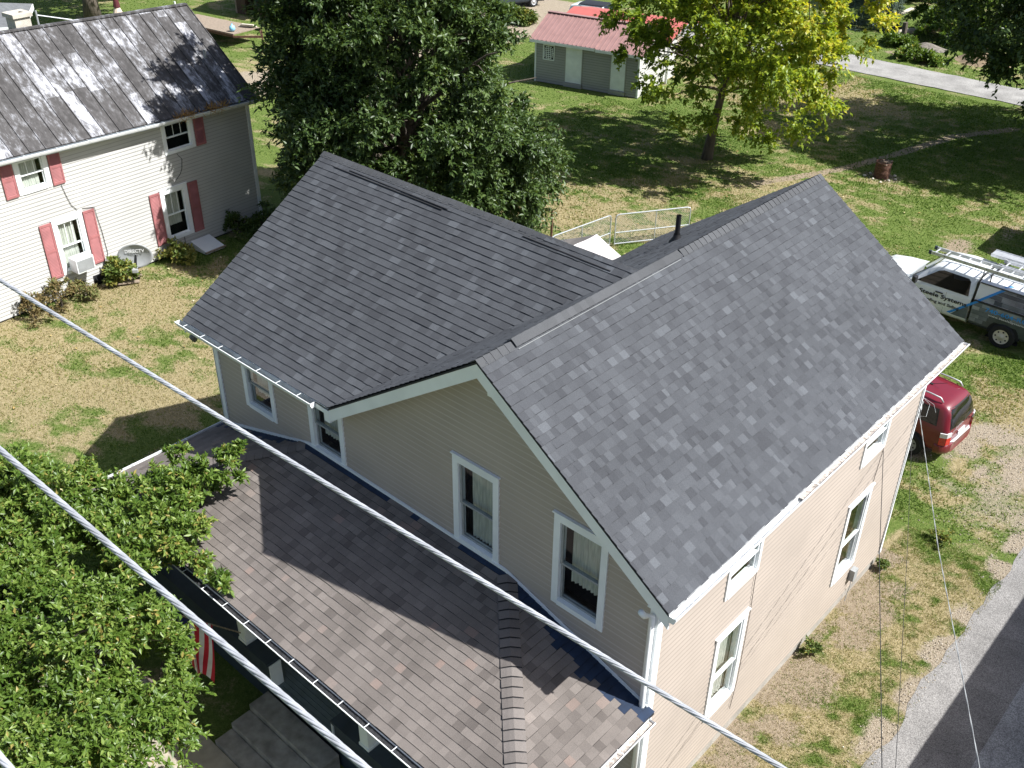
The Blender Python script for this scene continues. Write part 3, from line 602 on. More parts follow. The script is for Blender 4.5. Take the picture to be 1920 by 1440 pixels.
# front porch
PY,PZ,PT=-2.75,3.01,3.865
def porch():
    m_=MB(); sl=math.hypot(2.75,PT-PZ); k=(PT-PZ)/2.75
    x0,x1=-10.02,.12
    blue_f=lambda p:(p.y>-.02-.26*float(fbm(p.x*1.6,2))) or (p.x>-2.5 and p.y>-.12-.42*float(fbm(p.x*1.1+3,7))*min(1,(p.x+2.7)*.8)) or (p.x<-7.3 and p.y>-.16)
    blu=mat('membrane_blue',(.007,.02,.05),.8,.3,5); M['bluemembrane']=blu
    shingles(m_,(x0,PY,PZ),(1,0,0),(0,2.75,PT-PZ),sl,lambda s:2.75*s/sl,lambda s:(x1-x0)-2.75*s/sl,expo=.125,tab=(.10,.20),lam=.002,t=.009,bluefn=blue_f)
    shingles(m_,(x1,PY,PZ),(0,1,0),(-2.75,0,PT-PZ),sl,lambda s:2.75*s/sl,lambda s:2.75,expo=.125,tab=(.10,.20),lam=.002,t=.009,bluefn=blue_f)
    shingles(m_,(x0,PY,PZ),(0,1,0),(2.75,0,PT-PZ),sl,lambda s:2.75*s/sl,lambda s:2.75,expo=.125,tab=(.10,.20),lam=.002,t=.009,bluefn=blue_f)
    for p in ([(x0,PY,PZ),(x1,PY,PZ),(x1-2.75,0,PT),(x0+2.75,0,PT)],[(x1,PY,PZ),(x1,0,PZ),(x1-2.75,0,PT)],[(x0,PY,PZ),(x0+2.75,0,PT),(x0,0,PZ)]):
        m_.prism([Vector(q)+Vector((0,0,-.022)) for q in p],(0,0,-.03),0,1)
    R_=m_.build('porch_roof',['brown','butt','bluemembrane'],house)
    c=MB(); dn=Vector((0,-2.75,PZ-PT)); de=Vector((2.75,0,PZ-PT)); dw=Vector((-2.75,0,PZ-PT))
    for xa,sg in ((x1,1),(x0,-1)):
        c=MB(); ridgecaps(c,(xa,PY,PZ),(xa-sg*2.68,-.07,PT-.02),(0,-1,-k),(sg,0,-k),w=.15,expo=.15,t=.022,lift=.016,gapshade=.011); c.build('hip_cap',['browncap','butt'],R_)  # butt material also colours the painted gap shade below each cap
    f=MB()      # white flashing where roof meets wall
    f.beam((x0+2.75,-.03,PT+.02),(x1-2.75,-.03,PT+.02),.03,.05); f.beam((x1-2.75,-.03,PT+.02),(x1-.1,-.03,PZ+.05),.03,.05); f.beam((x0+2.75,-.03,PT+.02),(x0,-.03,PZ+.03),.03,.05)
    f.build('flashing','white',R_)
    s=MB(); s.box(x0+.02,x1-.02,PY+.02,PY+.045,PZ-.16,PZ-.045); s.box(x1-.045,x1-.02,PY+.05,-.02,PZ-.16,PZ-.045); s.box(x0+.02,x0+.045,PY+.05,-.02,PZ-.16,PZ-.045)
    s.box(x0+.05,x1-.05,PY+.05,-.02,PZ-.18,PZ-.165); s.box(x0+.4,x1-.4,-2.26,-2.06,PZ-.42,PZ-.185)
    s.build('porch_soffit','white',R_)
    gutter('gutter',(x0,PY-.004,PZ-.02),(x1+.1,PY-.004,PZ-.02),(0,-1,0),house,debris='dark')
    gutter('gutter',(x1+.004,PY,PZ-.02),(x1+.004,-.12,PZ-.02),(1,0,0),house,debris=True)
    gutter('gutter',(x0-.004,PY,PZ-.02),(x0-.004,-.02,PZ-.02),(-1,0,0),house)
    fl=MB()
    n=26; xs=(-9.9,-.1)
    for i in range(n): 
        y0=-2.22+i*2.19/n; fl.box(xs[0],xs[1],y0,y0+2.19/n-.006,.44,.50)
    fl.box(xs[0],xs[1],-2.20,-.01,.40,.44); fl.build('porch_floor','deckpaint',house)
    sk=MB(); sk.box(xs[0]+.02,xs[1]-.02,-2.17,-2.14,.0,.40); sk.build('porch_skirt','navy',house)
    for (a,b) in ((-9.9,-6.02),(-4.32,-.12)):
        kw=MB(); kw.box(a,b,-2.19,-2.0,.50,1.05); kw.box(a-.02,b+.02,-2.24,-1.95,1.05,1.10); kw.build('porch_half_wall','navy',house)
        ec=MB(); xe=b if a<-6 else a
        s_=1 if a<-6 else -1
        ec.box(min(xe+.025*s_,xe+.045*s_),max(xe+.025*s_,xe+.045*s_),-2.21,-1.98,.505,1.045); ec.build('end_board','white',house)
    for x in (-9.7,-6.72,-3.55,-.3):
        p=MB(); p.box(x-.10,x+.10,-2.20,-2.0,1.10,PZ-.42); p.box(x-.115,x+.115,-2.215,-1.985,1.10,1.16); p.build('porch_column','white',house,bevel=.006)
    st=MB()
    st.box(-6.12,-4.22,-2.62,-2.225,0,.37); st.box(-6.12,-4.22,-3.0,-2.625,0,.24); st.box(-6.12,-4.22,-3.34,-3.005,0,.11)
    st.build('front_steps','stepconcrete',house,bevel=.012)
porch()
u_=MB(); u_.box(0.014,.12,6.86,7.02,.62,.88); u_.tube([(.06,6.94,.62),(.07,6.92,.45),(.04,6.97,.2),(.05,6.9,.05)],.008,6); u_.build('meter_box','plastic',house,bevel=.015)
u_=MB()
for pts in ([(.02,2.66,4.6),(.03,2.64,3.5),(.025,2.70,2.8),(.03,2.68,1.3),(.03,2.6,.7)],[(.02,6.98,3.7),(.025,6.85,2.9),(.025,6.80,2.6)],[(.03,8.36,4.9),(.035,8.37,2.),(.03,8.33,.4)]): u_=MB(); u_.tube(pts,.005,5); u_.build('wall_wire','wire',house)
# american flag on the left porch column
def flag():
    fl=thing('flag','american flag hanging from a pole on the white porch column','flag',(-6.75,-2.2,1.3))
    p=MB(); a=Vector((-6.75,-2.2,1.30)); b=Vector((-6.98,-3.25,2.42)); p.tube([a,b],.013,8); p.lathe([(.0,.0),(.03,.02),(.03,.05),(0,.07)],b,10); p.build('pole','wood',fl)
    m_=MB(); NS=13; NU=26; d=(b-a).normalized()
    def P(i,j):  # i along the pole (hoist), j down the fly
        s=i/NS; t=j/NU; base=a+d*(.62+.88*s)
        gather=.55*t+.1
        x=base.x+.10*math.sin(s*9+t*2.5)*(.25+t)+.06*t; y=base.y*(1-gather)+(a.y-.86)*gather+.05*math.sin(s*7+1); z=base.z*(1-min(1,t*1.4)*.45)+(2.05)*(min(1,t*1.4)*.45)-1.12*t-.12*(1-s)*t
        return Vector((x,y,z))
    for i in range(NS):
        for j in range(NU):
            mi=1 if i%2 else 0
            if i>=6 and j<10: mi=2
            m_.quad(P(i,j),P(i+1,j),P(i+1,j+1),P(i,j+1),0,mi)
    m_.build('cloth',['flagred','flagwhite','flagblue'],fl,smooth=True)
flag()
# ------------------------------------------------------------------ white neighbour house
LO=Vector((-23.55,10.2,0)); LA=Vector((.075,-1,0)).normalized(); LN=Vector((1,.075,0)).normalized()
def LP(a,z,n=0.): return LO+LA*a+LN*n+Vector((0,0,z))
LT=Matrix((LA,LN,Vector((0,0,1)))).transposed().to_4x4(); LT.translation=LO
def neighbour():
    H=thing('white_house','white sided old house with weathered metal roof and faded red shutters','house',Mx=Matrix.Translation(LP(6,0,-2.6)))
    wins=[(2.22,1.13,3.25,1.05),(2.80,1.0,.50,1.72),(6.45,.96,.70,1.72),(7.10,.98,3.40,1.07)]
    m_=MB(); holes=[(a+.06,a+w-.06,z+.05,z+h-.08) for a,w,z,h in wins]
    g=lambda z:0.
    siding(m_,LO+Vector((0,0,.06)),LA,LN,.06,4.4,lambda z:0.,lambda z:15.,holes,expo=.112,lap=.012)
    siding(m_,LP(0,.06,0),-LN,-LA,.06,4.2,lambda z:0.,lambda z:5.6,[],.112)
    siding(m_,LP(0,4.2,0),-LN,-LA,4.2,6.6,lambda z:max(0,(z-4.2)/.86),lambda z:5.6-max(0,(z-4.2)/.86),[],.112)
    siding(m_,LP(15,.06,-5.6),-LA,-LN,.06,4.4,lambda z:0.,lambda z:15.,[],.25)
    m_.build('wall',['whitesiding','whiteseam'],H)
    c=MB(); c.box(-.012,.10,0.0,.022,.05,4.25,T=LT); c.box(-.03,-.004,-.1,.022,.05,4.25,T=LT); c.build('corner_trim','white',H)
    f=MB(); f.box(.02,15,-5.5,-.03,-.1,.20,T=LT); f.build('foundation','dark',H)
    f=MB(); f.box(5.5,6.55,.005,.016,.05,.34,T=LT); f.build('crawl_hole_shade','dark',H)  # dark panel on the siding, painted darkness of the crawl space hole
    # roof: eave end a=-.15, rises slightly to the left like the sagging original
    ez=lambda a:4.33+.036*a; rz=lambda a:6.80+.036*a; en,rn=.34,-2.75
    r=MB(); rc=[]; A0,A1=-.16,15.; n=int((A1-A0)/.455); sl=math.hypot(en-rn,rz(0)-ez(0))
    nrm=Vector((0,0,1))
    def RP(a,t,h): 
        p=LP(a,ez(a)+(rz(a)-ez(a))*t,en+(rn-en)*t); nn=(LN*(rz(a)-ez(a))+Vector((0,0,1))*(en-rn)).normalized(); return p+nn*h
    for i in range(n):
        a=A0+(A1-A0)*i/n; b=A0+(A1-A0)*(i+1)/n; ts=[0]; 
        while ts[-1]<1: ts.append(min(1,ts[-1]+random.uniform(.22,.55)))
        for t0,t1 in zip(ts[:-1],ts[1:]):
            c_=random.random(); r.quad(RP(a,t0,.004),RP(b,t0,.004),RP(b,t1,0),RP(a,t1,0),c_); r.quad(RP(a,t0,-.01),RP(b,t0,-.01),RP(b,t0,.004),RP(a,t0,.004),0)
        # seam
        for (x,y) in ((-.012,.012),): 
            r.add([RP(a+x,0,0),RP(a+x,0,.032),RP(a+y,0,.032),RP(a+y,0,0),RP(a+x,1,0),RP(a+x,1,.032),RP(a+y,1,.032),RP(a+y,1,0)],((0,1,5,4),(1,2,6,5),(2,3,7,6),(0,3,2,1)),random.random()*.5+.1)
    def RB(a,t): return LP(a,ez(a)+(rz(a)-ez(a))*t,(2*rn-en)+(en-rn)*t)
    r.quad(RB(A0,0),RB(A0,1),RB(A1,1),RB(A1,0),.4); r.prism([RP(A0,0,-.02),RP(A1,0,-.02),RP(A1,1,-.02),RP(A0,1,-.02)],(0,0,-.05),.1)
    r.beam(RP(A0,1,.01),RP(A1,1,.01),.16,.05,r=.4)
    Ro=r.build('roof','oldmetal',H)
    at=Ro.data.attributes.new('rc','FLOAT_VECTOR','POINT'); I=LT.inverted(); D=[]
    for v in r.v:
        q=I@Vector(v); D+=[q.x,(en-q.y)*1.3,0]
    at.data.foreach_set('vector',D)
    fa=MB(); fa.prism([RP(A0-.02,0,-.03),RP(A0-.02,1,-.03),RP(A0-.02,1,-.2),RP(A0-.02,0,-.2)],tuple(LA*.03)); fa.prism([LP(A0,ez(A0)-.02,en-.02),LP(A1,ez(A1)-.02,en-.02),LP(A1,ez(A1)-.19,en-.02),LP(A0,ez(A0)-.19,en-.02)],tuple(-LN*.025))
    fa.prism([LP(A0,ez(A0)-.16,en-.02),LP(A1,ez(A1)-.16,en-.02),LP(A1,ez(A1)-.16,0),LP(A0,ez(A0)-.16,0)],(0,0,-.02)); fa.build('fascia','white',H)
    g_=gutter('gutter',LP(A0-.05,ez(A0)-.03,en+.005),LP(A1,ez(A1)-.03,en+.005),LN,H,strap=.95)
    for wi,(a,w,z,h) in enumerate(wins):
        lower_open=wi==2
        Wd=window(H,LP(a,z,.0),LA,LN,w,h,casing=.14 if wi!=0 else .12,split=.5,curtain=(wi!=0),sashmat='white',upper_bars=2)
        for side in (-1,1):
            if wi==0 and side>0: continue
            sw=.36; a0=(a-sw-.03 if side<0 else a+w+.03); 
            if wi==0: a0=a-.40
            sh=MB(); S=Matrix.Translation(Vector((0,0,0)))
            z0,z1=z+.0,z+h-.03
            ln=.018
            sh.box(a0,a0+.045,ln,.055,z0,z1,T=LT); sh.box(a0+sw-.045,a0+sw,ln,.055,z0,z1,T=LT)
            for q in (z0,(z0+z1)/2-.035,z1-.07): sh.box(a0+.045,a0+sw-.045,ln,.053,q,q+.07,T=LT)
            k=int((z1-z0)/.045)
            for i in range(k):
                q=z0+.07+(z1-z0-.14)*i/k; sh.add([LT@Vector(p) for p in ((a0+.045,.05,q),(a0+sw-.045,.05,q),(a0+sw-.045,.026,q+.04),(a0+.045,.026,q+.04))],((0,1,2,3),))
            sh.build('shutter','shutter',H)
    ch=MB(); T=LT@Matrix.Translation((5.3,-3.2,6.68))@Matrix.Scale(.84,4)
    for i in range(3): ch.box(-.29,.29,-.29,.29,-.45+i*.38,-.45+i*.38+.37,T=T)
    for (x0,x1,y0,y1) in ((-.36,.36,-.36,-.16),(-.36,.36,.16,.36),(-.36,-.16,-.16,.16),(.16,.36,-.16,.16)): ch.box(x0,x1,y0,y1,.69,.83,T=T)
    ch.box(-.31,.31,.291,.31,-.3,.0,T=T); ch.box(-.16,.16,-.16,.16,.60,.66,T=T); C_=ch.build('chimney','chimney',Ro,bevel=.01)
    pb=MB(); pb.tube([LP(4.62,6.4,-3.4),LP(4.62,7.28,-3.4)],.03,8); pb.tube([LP(4.62,7.15,-3.4),LP(3.7,6.9,-3.1)],.02,8); pb.build('vent_pipe','galv',Ro)
    sp=MB(); sp.tube([LP(.72,5.55,-.9),LP(.72,5.8,-.9)],.045,10); sp.build('stub_pipe','plastic',Ro)
    wr=MB()
    for pts in ([(2.95,3.2),(2.8,3.0),(2.86,2.7),(2.95,2.55),(3.2,2.35)],[(6.85,3.35),(6.78,3.0),(6.7,2.7),(6.55,2.5)],[(6.4,2.5),(6.02,2.42),(6.0,2.1),(5.95,1.6),(5.92,.9),(6.0,.7)],[(3.2,.5),(3.2,.1)]):
        wr=MB(); wr.tube([LP(a,z,.03) for a,z in pts],.008,5); wr.build('wall_wire','wire',H)
    # straw weeds in the gutter
    for a,nm in ((1.55,'end'),(2.6,'mid')):
        pass
    return H
H2=neighbour()
# window air conditioner
def ac():
    t=thing('air_conditioner','white window air conditioner in the lower left window of the white house','air conditioner',LP(6.92,.98,0))
    m_=MB(); m_.box(6.62,7.20,.06,.46,.78,1.22,T=LT); m_.build('housing','truckwhite',t,bevel=.015)
    g=MB(); g.box(6.655,7.165,.462,.466,.82,1.18,T=LT)
    for k in range(12): g.box(6.66,7.16,.466,.474,.83+k*.029,.842+k*.029,T=LT)
    g.build('grille','plastic',t)
ac()
# satellite dish
def dish():
    base=LP(5.42,0,.62); t=thing('satellite_dish','grey oval satellite dish beside the wall of the white house','satellite dish',tuple(base))
    c=base+Vector((0,0,.80))+LN*.05; nrm=Vector((.55,-.42,.55)).normalized(); x=Vector((0,0,1)).cross(nrm).normalized(); T=frame(c,x,Vector((0,0,1))); 
    if T.col[2].to_3d().dot(nrm)<0: T=frame(c,-x,Vector((0,0,1)))
    m_=MB(); prof=[(i/8,.10*((i/8)**2)) for i in range(9)]; vs=[];fs=[]; n=36
    for r,z in prof:
        for k in range(n): vs.append(T@Vector((.52*r*math.cos(2*math.pi*k/n),.40*r*math.sin(2*math.pi*k/n),z-.1)))
    for i in range(8):
        for k in range(n): fs.append((i*n+k,i*n+(k+1)%n,(i+1)*n+(k+1)%n,(i+1)*n+k))
    m_.add(vs,fs); o=m_.build('reflector','dishgrey',t,smooth=True); md=o.modifiers.new('s','SOLIDIFY'); md.thickness=.012
    p=MB(); p.tube([base-Vector((0,0,.05)),base+Vector((0,0,.55)),c-T.col[2].to_3d()*.12],.035,10); p.build('mast','blackpipe',t)
    a=MB(); e=T@Vector((0,-.30,.42)); a.tube([T@Vector((0,-.40,-.06)),e],.016,8); a.build('feed_arm','plastic',t)
    l=MB(); l.box(-.09,.09,-.36,-.24,.38,.47,T=T); l.build('receiver_head','plastic',t,bevel=.02)
    text('lettering','DIRECTV',.15,T@Matrix.Translation((-.29,.10,-.028)),'whitelet',t,bold=.003,width=.58)
dish()
bh=thing('cellar_door','white sloped cellar door against the foundation of the white house','cellar door',LP(2.75,0,.5))
b_=MB(); b_.prism([LP(2.3,.02,.06),LP(2.3,.26,.06),LP(2.3,.29,.09),LP(2.3,.11,.85),LP(2.3,.02,.85)],tuple(LA*.75)); b_.build('door_leaf','truckwhite',bh,bevel=.01)
b_=MB(); b_.beam(LP(2.27,.09,.87),LP(3.08,.09,.87),.05,.05); b_.build('rim','wood',bh)
for i,(a0,z0,n0,a1,z1,n1) in enumerate(((6.45,.05,.25,5.3,.12,.62),(6.2,.10,.5,5.55,.06,.85),(6.0,.05,.3,5.2,.16,.35))):
    b_=MB(); b_.beam(LP(a0,z0,n0),LP(a1,z1,n1),.16,.03); o=b_.build('loose_board','wood'); 
    tag(o,('long loose board leaning by the crawl space hole','short loose board lying outermost on the grass','loose board against the wall base beside the weeds')[i],'board',group='loose boards by the white house')
# ------------------------------------------------------------------ leaves and trees
def leaves(P,D,N,size,asp,R,fold=.35):
    """P base points, D leaf directions, N leaf normals -> folded leaves of two triangles pairs"""
    D=D/np.linalg.norm(D,axis=1,keepdims=True); S=np.cross(D,N); S/=np.linalg.norm(S,axis=1,keepdims=True)+1e-9; N=np.cross(S,D)
    L=size[:,None]; Wd=L*asp
    tip=P+D*L-N*L*.12; mid=P+D*L*.45+N*Wd*.0; a=mid+S*Wd*.5+N*Wd*fold*.5; b=mid-S*Wd*.5+N*Wd*fold*.5
    n=len(P); V=np.stack([P,a,tip,b],1).reshape(-1,3); i=np.arange(n)[:,None]*4
    Fq=np.concatenate([i+[[0,1,2]],i+[[0,2,3]]],1).reshape(-1,3); return V,Fq,np.repeat(R,2)
def sprays(cl,ntw,nlf,lsize,asp,rng,tint=None,outc=None,upb=.35,droop=.25,lvar=.3,flat=.75,nup=1.0,hue=0.25):
    """cl: (x,y,z,r) leaf clusters; each throws twigs with leaves on their outer part"""
    Ps=[];Ds=[];Ns=[];Rs=[];TW=[]
    for (x,y,z,r,cv) in cl:
        n=max(3,int(ntw*rng.uniform(.7,1.3)))
        d=rng.normal(size=(n,3)); d/=np.linalg.norm(d,axis=1,keepdims=True); d[:,2]=d[:,2]*flat+upb
        if outc is not None:
            o=np.array([x,y,z])-outc; o/=np.linalg.norm(o)+1e-6; d+=o*.8
        d/=np.linalg.norm(d,axis=1,keepdims=True); ln=r*rng.uniform(.55,1.2,n)
        t=rng.random((n,nlf))**.7*.85+.15
        p=np.array([x,y,z])+d[:,None,:]*(ln[:,None]*t)[...,None]; p[...,2]-=droop*(t**2)*ln[:,None]
        ld=d[:,None,:]*.9+rng.normal(size=(n,nlf,3))*.75; ld[...,2]-=.25
        nn=np.array([0,0,nup])+d[:,None,:]*.45+rng.normal(size=(n,nlf,3))*.42
        Ps.append(p.reshape(-1,3));Ds.append(ld.reshape(-1,3));Ns.append(nn.reshape(-1,3)); Rs.append(np.clip(cv+rng.normal(size=n*nlf)*hue,0,1))
        TW.append((np.array([x,y,z]),d,ln))
    P=np.concatenate(Ps);D=np.concatenate(Ds);N=np.concatenate(Ns);R=np.concatenate(Rs)
    sz=lsize*rng.uniform(1-lvar,1+lvar,len(P))
    return leaves(P,D,N,sz,asp,R),TW
def trunk_mesh(parent,base,top,r0_,limbs,seed,rtop=.08,bend=.3):
    rg=random.Random(seed); m_=MB(); base=Vector(base); top=Vector(top); n=7; pts=[];rad=[]
    for i in range(n+1):
        t=i/n; p=base.lerp(top,t)+Vector((math.sin(t*5+seed)*bend*t*(1-t),math.cos(t*4+seed)*bend*t*(1-t),0)); pts.append(p); rad.append((r0_*(1.35 if i==0 else 1))*(1-t)+rtop*t)
    m_.tube(pts,rad,12)
    for (t,end,rr_) in limbs:
        i=t*n; k=int(i); p=pts[k].lerp(pts[min(k+1,n)],i-k); e=Vector(end); q=[];ra=[]
        for j in range(7):
            s=j/6; w=p.lerp(e,s)+Vector((0,0,1))*(.18*(e-p).length*math.sin(s*math.pi)*.5)+Vector((rg.uniform(-.1,.1),rg.uniform(-.1,.1),rg.uniform(-.05,.05)))*(1 if 0<j else 0); q.append(w); ra.append(rr_*(1-s)+.015)
        m_.tube(q,ra,7,cap=False)
        for b_ in range(4):
            s=rg.uniform(.35,.9); j=s*6; w=q[int(j)]; e2=w+Vector((rg.gauss(0,1),rg.gauss(0,1),rg.uniform(0,.8))).normalized()*rg.uniform(.5,1.3)
            m_.tube([w,w.lerp(e2,.5)+Vector((0,0,.08)),e2],[rr_*.3,.02,.008],5,cap=False)
    return m_.build('trunk','bark',parent,smooth=True)
def tree(name,label,loc,h,rx,ry,zc,rz_,nl,ncl,ntw,nlf,lsize,leafm,seed,tr=.2,clr=.8,shift=(0,0),hue=.2,rim=None,cat='tree',group=None,asp=.5,forkz=.25,cvf=None,lump=.35,inner=.45,shear=0.,latmax=None):
    rng=np.random.default_rng(seed); t=thing(name,label,cat,loc,0,group); x0,y0=loc[0]+shift[0],loc[1]+shift[1]
    ctr=np.array([x0,y0,zc]); limbs=[]; cl=[]
    ends=[]
    for i in range(nl):
        a=i*2.39996+rng.uniform(-.25,.25); e=math.asin(np.clip(-0.75+1.7*(i+.5)/nl,-1,1)); q=1+lump*(rng.random()-.5)
        d=np.array([math.cos(a)*math.cos(e)*rx,math.sin(a)*math.cos(e)*ry,math.sin(e)*rz_])*q; ends.append((ctr+d*.92,d))
        ti=np.clip((zc+d[2]*.4-1.2)/h,forkz,.9); limbs.append((ti,tuple(ctr+d*.85),tr*.38*(1.1-ti)))
    for k in range(ncl):
        e,d=ends[rng.integers(nl)]; f=rng.uniform(inner,1.02)**.7; spread=.30
        p=ctr+d*f+rng.normal(size=3)*np.array([rx,ry,rz_])*spread*(.55)
        q=(p-ctr)/np.array([rx,ry,rz_]); l=np.linalg.norm(q)
        if l>1.12: p=ctr+(p-ctr)/l*1.1
        if p[2]<.5: p[2]=.5+rng.random()*.3
        if shear: p[:2]-=np.array([.697,.717])*shear*np.clip(p[2]-zc,-3,5)
        if latmax is not None:
            la=(p[0]-loc[0])*.697+(p[1]-loc[1])*.717
            if (p[2]>4.2 and la>latmax[1]) or la<latmax[0]: continue
        cv=.5 if cvf is None else cvf(p,rng)
        cl.append((*p,clr*rng.uniform(.7,1.3),cv+rng.normal()*.08))
    (V,Fq,R),TW=sprays(cl,ntw,nlf,lsize,asp,rng,outc=ctr,hue=hue)
    keep=V.reshape(-1,4,3)[:,0,2]>.15
    npmesh('crown',V,Fq,R,leafm,t)
    trunk_mesh(t,(loc[0],loc[1],-.1),(x0,y0,h*.82),tr,limbs,seed)
    return t
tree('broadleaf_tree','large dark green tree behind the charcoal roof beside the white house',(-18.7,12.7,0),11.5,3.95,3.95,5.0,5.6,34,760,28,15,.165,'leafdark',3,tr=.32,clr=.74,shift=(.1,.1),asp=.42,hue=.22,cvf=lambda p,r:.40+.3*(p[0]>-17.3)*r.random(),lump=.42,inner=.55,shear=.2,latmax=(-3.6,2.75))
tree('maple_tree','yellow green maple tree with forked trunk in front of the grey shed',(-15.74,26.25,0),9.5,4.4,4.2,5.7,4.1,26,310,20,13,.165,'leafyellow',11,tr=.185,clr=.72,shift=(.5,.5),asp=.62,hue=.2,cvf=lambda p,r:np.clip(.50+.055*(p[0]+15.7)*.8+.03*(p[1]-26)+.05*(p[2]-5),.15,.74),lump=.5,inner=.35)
tree('broadleaf_tree','dark green tree at the far right edge by the gravel lane',(-5.3,37.3,0),10.5,5.2,5.2,6.4,4.5,28,420,24,14,.21,'leafdark',5,tr=.3,clr=1.,asp=.45,hue=.22,cvf=lambda p,r:.5,lump=.4)
# front tree: crown clusters laid over the porch corner
def front_tree():
    rng=np.random.default_rng(21); t=thing('front_tree','bright green leafy tree in front of the porch in the lower left corner','tree',(-9.3,-5.2,0))
    ctr=np.array([-8.9,-5.0,2.0]); cl=[]
    # dome of clusters
    for k in range(1150):
        a=rng.uniform(0,2*math.pi); r=math.sqrt(rng.random()); ex=4.3*r*math.cos(a)+.2*rng.normal(); ey=2.35*r*math.sin(a); x=-8.3+ex*.92+ey*.39; y=-4.95-ex*.39+ey*.92
        z=1.7+1.65*math.sqrt(max(0,1-r*r*.92))+rng.normal()*.22
        if rng.random()<.25: z-=rng.uniform(.4,1.2)
        lump=float(fbm(x*1.15+2,y*1.15+4)); 
        if lump<.40: continue
        z+=(lump-.5)*2.0
        if x<-9.6: z-=.16*(-9.6-x)
        if z<.9 or (y>-3.2 and x>-8.6 and z<3.4) or (x>-8.2 and y>-3.6) or (abs(x+8.78-.96*z)<.48 and abs(y+3.5+.33*z)<.42): continue
        cl.append((x,y,z,.34*rng.uniform(.75,1.25),.42+.12*rng.normal()))
    # mass overlapping the porch corner, then short ragged shoots
    k=0
    while k<125:
        x=rng.uniform(-9.8,-7.0); y=rng.uniform(-3.7,-1.75)
        lim=-1.75-.55*abs(x+7.9)-.35*float(fbm(x*2.2,3.1))
        if y>lim or float(fbm(x*1.3+5,y*1.3))<.40: k+=.2; continue
        cl.append((x,y,3.32+.30*(y+3)*.5+.30*rng.random(),.32*rng.uniform(.7,1.2),.46+.12*rng.normal())); k+=1
    def shoot(p,q,n,sp):
        for i in range(n):
            t_=i/(n-1); c=np.array(p)*(1-t_)+np.array(q)*t_+rng.normal(size=3)*sp*(1-.5*t_); cl.append((*c,.27*(1.2-.65*t_),.47+.12*rng.normal()))
    for p,q,n,sp in (((-8.3,-2.2,3.5),(-7.8,-1.1,4.1),12,.13),((-8.0,-2.1,3.5),(-7.35,-1.45,3.85),8,.13),((-8.6,-2.4,3.4),(-8.75,-1.6,3.9),7,.12),((-7.4,-2.9,3.2),(-6.15,-2.65,3.15),9,.10),((-7.4,-4.3,2.5),(-5.9,-3.5,2.5),9,.2),((-7.0,-4.9,2.4),(-5.5,-4.3,2.4),9,.2)): shoot(p,q,n,sp)
    for i in range(26):
        a_=rng.uniform(0,6.28); ex=3.9*math.cos(a_)*rng.uniform(.7,1.02); ey=2.2*math.sin(a_)*rng.uniform(.7,1.02); x=-8.3+ex*.92+ey*.39; y=-4.95-ex*.39+ey*.92
        if (x>-7.6 and y>-4) or (x<-10 and y>-3.6): continue
        z=2.4+.6*rng.random(); shoot((x,y,z),(x+rng.normal()*.35-.1,y+abs(rng.normal())*.35,z+rng.uniform(.4,.9)),6,.08)
    (V,Fq,R),TW=sprays(cl,13,13,.09,.42,rng,outc=ctr,hue=.26,upb=.5,flat=.7,droop=.25,lvar=.5)
    npmesh('crown',V,Fq,R,'leaffront',t)
    limbs=[(.55+.06*(i%6),tuple(np.array(c[:3])-[0,0,.25]),.04) for i,c in enumerate(cl[:700:34])]
    trunk_mesh(t,(-9.3,-5.2,-.1),(-8.9,-5.0,3.2),.14,limbs,4)
    b=MB(); b.tube([(-7.9,-4.15,2.75),(-7.2,-3.95,2.62),(-6.75,-3.95,2.5),(-6.6,-4.1,2.42)],[.016,.014,.012,.008],6); b.tube([(-6.75,-3.95,2.5),(-6.35,-3.6,2.5)],[.011,.006],6); b.tube([(-6.75,-3.98,2.5),(-6.95,-4.3,2.45)],[.011,.006],6); b.build('bare_branch','wood',t)
front_tree()
def shrub(name,label,loc,rx,ry,h,ncl,ntw,nlf,ls,leafm,seed,cat='shrub',group=None,asp=.5,cv=.5,stems=5,spiky=0.,clr=None):
    rng=np.random.default_rng(seed); t=thing(name,label,cat,loc,0,group); cl=[]
    for k in range(ncl):
        d=rng.normal(size=3); d/=np.linalg.norm(d); d[2]=abs(d[2]); f=rng.random()**.45
        cl.append((loc[0]+d[0]*rx*f,loc[1]+d[1]*ry*f,loc[2]+.1+d[2]*h*f*.9,(clr or .35*max(rx,ry))*rng.uniform(.6,1.3),cv+rng.normal()*.15))
    (V,Fq,R),TW=sprays(cl,ntw,nlf,ls,asp,rng,outc=np.array([loc[0],loc[1],loc[2]]),hue=.22)
    npmesh('foliage',V,Fq,R,leafm,t); m_=MB()
    for c in cl[::max(1,len(cl)//stems)]: m_.tube([loc,((loc[0]+c[0])/2,(loc[1]+c[1])/2,c[2]*.6),c[:3]],[.025,.018,.008],5,cap=False)
    m_.build('stem','bark',t); return t
G='weeds along the foundation of the white house'
